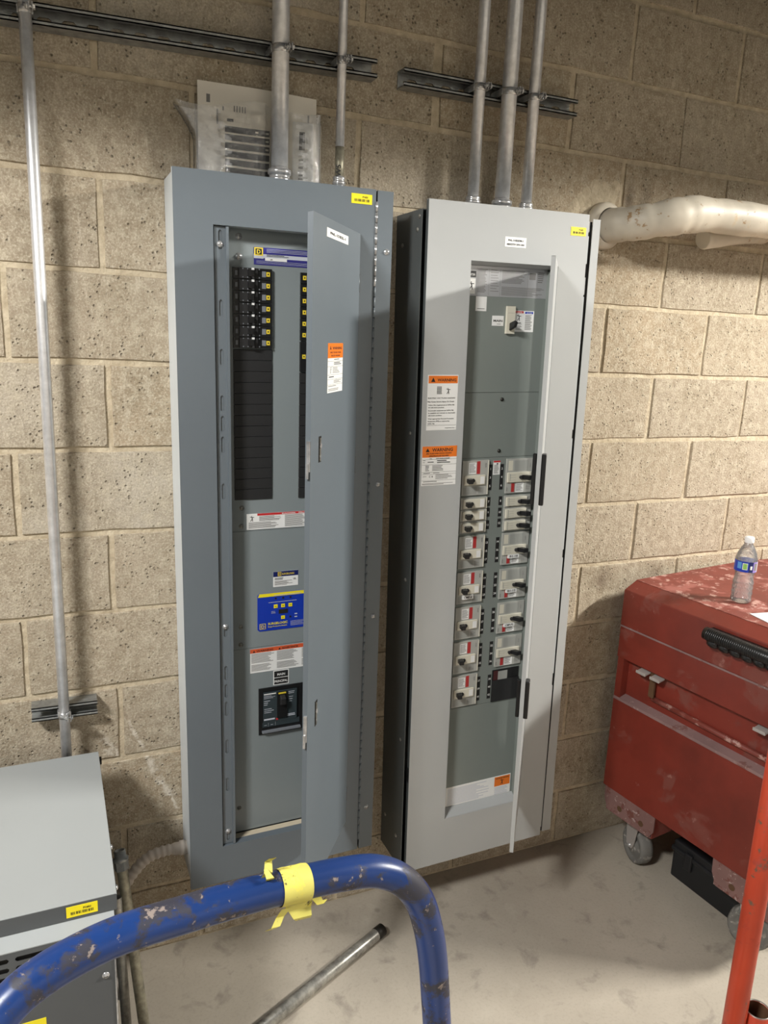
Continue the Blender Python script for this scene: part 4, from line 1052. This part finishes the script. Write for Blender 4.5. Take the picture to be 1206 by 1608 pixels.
# ------------------------------------------------------------------ pipe on the floor
a = Vector((.692, -.178, .0178)); c = Vector((.27, -.376, .0178)); d = (c - a).normalized()
t = thing('loose_pipe', 'loose steel conduit lying diagonally on the concrete floor', 'pipe', tuple(a)); t.rotation_euler = Vector((0, 0, 1)).rotation_difference(d).to_euler()
obj('pipe', MB().lathe([(.0145, .03), (.0145, .022), (.0165, .0215), (.0168, .025), (.0168, .75), (.014, .75)], (0, 0, 0), (0, 0, 1), 28, M['dull']), t)
obj('coupling', MB().lathe([(.013, .02), (.013, 0), (.0176, 0), (.0176, .028), (.0166, .029)], (0, 0, 0), (0, 0, 1), 28, M['dark_metal']), t)

# ------------------------------------------------------------------ red job box
t = thing('tool_chest', 'large scuffed red steel job box on casters against the wall at right', 'tool chest', (1.555, -.073, 0), (0, 0, math.radians(7.2)))
R_ = M['cubered']; LX = 1.15; LY = -.66
b = MB(); b.box(0, LX, LY, 0, .249, .575, R_)
b.box(.028, LX, LY + .02, -.022, .575, .72, R_)
b.box(0, .030, -.024, 0, .575, .72, R_); b.box(0, .03, LY, LY + .024, .575, .72, R_)
obj('body', b, t)
b = MB().prism([(-.002, .570), (-.002, .579), (.029, .588), (.029, .570)], 'y', LY, 0, M['scuff'])
o = obj('flange', b, t); o['label'] = 'scuffed pinkish ledge'
b = MB().box(-.003, LX, LY - .003, .003, .718, .824, R_); obj('lid_frame', b, t, bevel=.002)
b = MB().prism([(-.004, .828), (LX, .828), (LX, .973), (.046, .973), (-.004, .948)], 'y', LY - .004, .004, R_)
obj('lid', b, t, bevel=.003)
obj('lid_skin', MB().box(.047, LX, LY - .003, .003, .973, .9745, M['topred']), t)
obj('seam_trim', MB().box(-.0045, LX, LY - .004, .004, .8235, .829, M['scuff']), t)
obj('lock_rail', MB().tube([(.022, -.135, .622), (.022, -.56, .616)], .0085, 14, M['topred']), t)
for y, nm in ((-.136, 0), (-.545, 1)):
    c = MB(); c.box(.010, .016, y - .010, y + .010, .628, .712, M['rust'])
    o = obj('latch', c, t)
    c = MB()
    for s_ in (-1, 1):
        ya, yb = sorted((y + s_ * .008, y + s_ * .046))
        c.prism([(-.018, .700), (.010, .706), (.010, .712), (-.012, .708), (-.018, .711)], 'y', ya, yb, M['steelgrey'])
    obj('latch_tab', c, o, bevel=.0015, seg=1)
c = MB().tube([(-.030, -.325, .923), (-.030, -.60, .923)], .0185, 20, M['black'])
for i in range(44): c.lathe([(.0188, 0), (.0196, .0012), (.0196, .0028), (.0188, .004)], (-.030, -.335 - i * .0060, .923), (0, -1, 0), 16, M['black'])
for i in range(7): c.lathe([(0, 0), (.011, .002), (.014, .012), (.014, .022), (.011, .032), (0, .034)], (-.026, -.335 - i * .036, .900), (0, -1, 0), 12, M['black'])
c.box(-.014, -.004, -.60, -.33, .908, .938, M['black'])
o = obj('grip_handle', c, t); o['label'] = 'black ribbed rubber grip'
def caster(y, rotz):
    s_ = obj('skid', MB().prism([(y + .105, .249), (y - .105, .249), (y - .105, .195), (y - .088, .168), (y + .085, .168), (y + .103, .205)], 'x', -.001, .003, M['dustpink']), t)
    b2 = MB().box(.003, .20, y - .095, y + .095, .166, .171, M['dustpink']); b2.box(.003, .006, y + .080, y + .095, .17, .249, M['dustpink']); b2.box(.003, .2, y - .100, y - .096, .168, .249, R_)
    obj('caster_plate', b2, t)
    for q in (-.055, .035): obj('bolt_hole', MB().cyl((-.0022, y + q, .198), (-.0010, y + q, .198), .010, 12, M['rust']), t)
    K = bpy.data.objects.new('caster', None); COL.objects.link(K); K.parent = t; K.location = (.070, y, 0); K.rotation_euler = (0, 0, rotz)
    f = MB(); f.box(-.034, .034, -.034, .034, .156, .166, M['zinc'])
    for s2 in (-1, 1):
        f.prism([(-.034, .157), (.034, .157), (.020, .062), (.006, .052), (-.012, .058), (-.020, .075)], 'x', s2 * .029 - .002, s2 * .029 + .002, M['steelgrey'])
    f.cyl((-.038, 0, .0640), (.038, 0, .0640), .0058, 10, M['zinc'])
    obj('fork', f, K)
    w = MB().lathe([(.010, -.022), (.024, -.024), (.030, -.016), (.044, -.018), (.052, -.023), (.060, -.021), (.0635, -.010), (.0635, .010), (.060, .021), (.052, .023), (.044, .018), (.030, .016), (.024, .024), (.010, .022)], (0, 0, .0640), (1, 0, 0), 36, M['rubber'])
    w.cyl((-.0225, 0, .064), (.0225, 0, .064), .020, 16, M['dull'])
    obj('wheel', w, K)
caster(-.115, math.radians(-18)); caster(-.540, math.radians(20))
for y in (-.115, -.540):
    K = bpy.data.objects.new('caster', None); COL.objects.link(K); K.parent = t; K.location = (1.05, y, 0)
    obj('wheel', MB().lathe([(.010, -.022), (.055, -.022), (.0635, -.010), (.0635, .010), (.055, .022), (.010, .022)], (0, 0, .064), (1, 0, 0), 24, M['rubber']), K)
    obj('fork', MB().box(-.034, .034, -.034, .034, .125, .249, M['zinc']), K)

# black case under the chest
b = MB().box(0, .42, -.30, 0, .0, .135, M['blackcase']); b.box(-.006, .42, -.306, .006, .095, .112, M['blackcase'])
for q in (-.05, -.24): b.box(-.010, 0, q - .03, q, .06, .12, M['blackcase'])
tag(obj('black_case', b, loc=(1.700, -.275, 0), rot=(0, 0, math.radians(5)), bevel=.006), 'black plastic case on the floor under the red job box', 'case')

# ------------------------------------------------------------------ bottle and paper on the chest
t = thing('water_bottle', 'clear plastic water bottle with white cap and blue label on the red box', 'bottle', (1.768, -.330, .9748), (0, 0, 0))
prof = [(.0, .004), (.014, .003), (.024, .0), (.0285, .004), (.0295, .012), (.028, .02), (.0296, .028), (.0296, .034), (.028, .038), (.0296, .043), (.0296, .049), (.028, .053), (.0296, .058), (.0296, .064), (.0275, .070), (.0262, .080),
        (.0268, .090), (.0300, .098), (.0310, .104), (.0310, .128), (.0310, .134), (.0295, .142), (.0255, .155), (.0200, .167), (.0145, .176), (.0122, .180), (.0122, .186)]
obj('bottle_body', MB().lathe(prof, (0, 0, 0), (0, 0, 1), 40, M['pet']), t)
b = MB(); Rr = .0315; n = 48
def arc(a0, a1, z0, z1, m, dr=0):
    k = max(2, int(abs(a1 - a0) / 8))
    for i in range(k):
        p = math.radians(a0 + (a1 - a0) * i / k); q = math.radians(a0 + (a1 - a0) * (i + 1) / k)
        b.quad([((Rr + dr) * math.cos(p), (Rr + dr) * math.sin(p), z0), ((Rr + dr) * math.cos(q), (Rr + dr) * math.sin(q), z0), ((Rr + dr) * math.cos(q), (Rr + dr) * math.sin(q), z1), ((Rr + dr) * math.cos(p), (Rr + dr) * math.sin(p), z1)], m)
arc(150, 238, .099, .131, M['blue']); arc(238, 262, .099, .131, M['navy2']); arc(262, 292, .099, .131, M['purple']); arc(292, 330, .099, .131, M['lav']); arc(330, 510, .099, .131, M['blue'])
arc(176, 200, .108, .128, M['sky'], .0002); arc(208, 228, .108, .125, M['lime'], .0003); arc(205, 231, .1065, .1265, M['white'], .0002); arc(245, 256, .108, .119, M['white'], .0002); arc(268, 290, .105, .127, M['grey_ink'], .0002)
o = obj('bottle_label', b, t); o['label'] = 'blue wrap label with green dot'
obj('cap', MB().lathe([(.0, .202), (.012, .202), (.0138, .199), (.0138, .186), (.0125, .184)], (0, 0, 0), (0, 0, 1), 28, M['white_gloss']), t)
b = MB().box(0, .22, -.28, 0, 0, .0012, M['paper2'])
tag(obj('white_sheet', b, loc=(1.700, -.425, .9750), rot=(0, 0, math.radians(-8))), 'white paper sheet on the red box at the right picture edge', 'paper')

# ------------------------------------------------------------------ blue cart with its bent tube handle
ct = thing('platform_cart', 'blue platform cart with chipped bent tube handle in the foreground', 'cart', (0, -1.5, 0))
hp = [(-.232, -1.345, .12), (-.230, -1.345, .60), (-.225, -1.343, 1.02), (-.217, -1.341, 1.118), (-.201, -1.333, 1.152), (-.167, -1.317, 1.176), (-.105, -1.296, 1.182), (-.029, -1.281, 1.176), (.033, -1.272, 1.171), (.079, -1.268, 1.167), (.131, -1.264, 1.161), (.167, -1.262, 1.153),
      (.197, -1.262, 1.135), (.219, -1.263, 1.107), (.232, -1.264, 1.072), (.242, -1.264, 1.026), (.251, -1.262, .963), (.262, -1.258, .873), (.275, -1.254, .70), (.285, -1.25, .12)]
hp = [(x, y + 1.5, z) for x, y, z in hp]
sp = smooth(hp, 6)
obj('handle', MB().tube(sp, .0168, 32, M['tubeblue']), ct)
i0 = min(range(len(sp)), key=lambda i: (sp[i] - Vector((.074, .232, 1.168))).length)
tapepts = [sp[i0 - 4].lerp(sp[i0 + 4], q / 6) for q in range(7)]
c = tapepts[3]; dr_ = (tapepts[6] - tapepts[0]).normalized(); tp = [c + dr_ * (q - 3) * .0052 for q in range(7)]
b = MB().tube(tp, [.0176, .0183, .0180, .0182, .0180, .0184, .0177], 28, M['tape'], False)
up = Vector((0, 0, 1)); sd = dr_.cross(up).normalized()
def flap(cx, along, dirs, ln, wd):
    """ragged loose strip of tape"""
    p = c + dr_ * cx; pts = []
    for i, (dy, dz) in enumerate(dirs):
        base = p + sd * dy + up * dz
        w = wd * (1 - .16 * i) + random.uniform(-.001, .001)
        pts.append((base - dr_ * w + dr_ * along * i, base + dr_ * w + dr_ * along * i))
    for i in range(len(pts) - 1):
        b.quad([tuple(pts[i][0]), tuple(pts[i][1]), tuple(pts[i + 1][1]), tuple(pts[i + 1][0])], M['tape'])
        b.quad([tuple(pts[i + 1][0] + up * .0004), tuple(pts[i + 1][1] + up * .0004), tuple(pts[i][1] + up * .0004), tuple(pts[i][0] + up * .0004)], M['tape'])
flap(-.030, .0025, ((.0, .014), (.003, .022), (-.004, .030), (.002, .037)), 4, .006)
flap(-.026, -.002, ((.004, .014), (.010, .021), (.002, .026)), 3, .004)
flap(.001, .002, ((.014, -.012), (.012, -.020), (.015, -.028), (.012, -.033)), 4, .014)
flap(-.012, -.006, ((.014, -.014), (.012, -.024), (.016, -.031), (.011, -.037)), 4, .006)
flap(.020, .004, ((.014, -.010), (.016, -.017), (.015, -.014)), 3, .005)
o = obj('tape_wrap', b, ct); o['label'] = 'torn yellow tape wrapped on the tube'
b = MB().box(-.26, .32, -.95, .26, .12, .16, M['tubeblue']); obj('deck', b, ct, bevel=.005)
tag(obj('shade_box', MB().box(-.22, .27, -.40, .10, .161, .72, M['sill_box_beige']), loc=(0, -1.5, 0), bevel=.004), 'unseen carton standing on the cart, below the picture', 'shade_box')  # added out of view to keep light off the lower wall
for x in (-.2, .26):
    for y in (-.85, .15): obj('wheel', MB().lathe([(.01, -.018), (.052, -.018), (.06, -.01), (.06, .01), (.052, .018), (.01, .018)], (x, y, .06), (1, 0, 0), 24, M['black2']), ct)

# ------------------------------------------------------------------ orange stand at the lower right
t = thing('pipe_stand', 'orange-red steel upright with short open pipe beside it at lower right', 'stand', (.812, -1.232, 0))
b = MB().lathe([(.0165, .0), (.0165, 1.5)], (0, 0, 0), (0, 0, 1), 28, M['polered'], True, True, True)
obj('upright', b, t)
q = Vector((.033, -.012, 0))
b = MB().lathe([(.0195, .05), (.0195, .705), (.0180, .706), (.0172, .704), (.0172, .3)], q, (0, 0, 1), 32, M['polered'])
b.lathe([(.01715, .704), (.01715, .28), (0, .28)], q, (0, 0, 1), 32, M['rust'])
b.lathe([(.0196, .7040), (.0186, .7068), (.0171, .7050)], q, (0, 0, 1), 32, M['gold'] if False else M['dull'])
obj('socket_pipe', b, t)
b = MB().box(-.25, .25, -.25, .05, .0, .012, M['polered']); b.box(-.02, .055, -.03, .02, .012, .06, M['polered'])
obj('base', b, t)
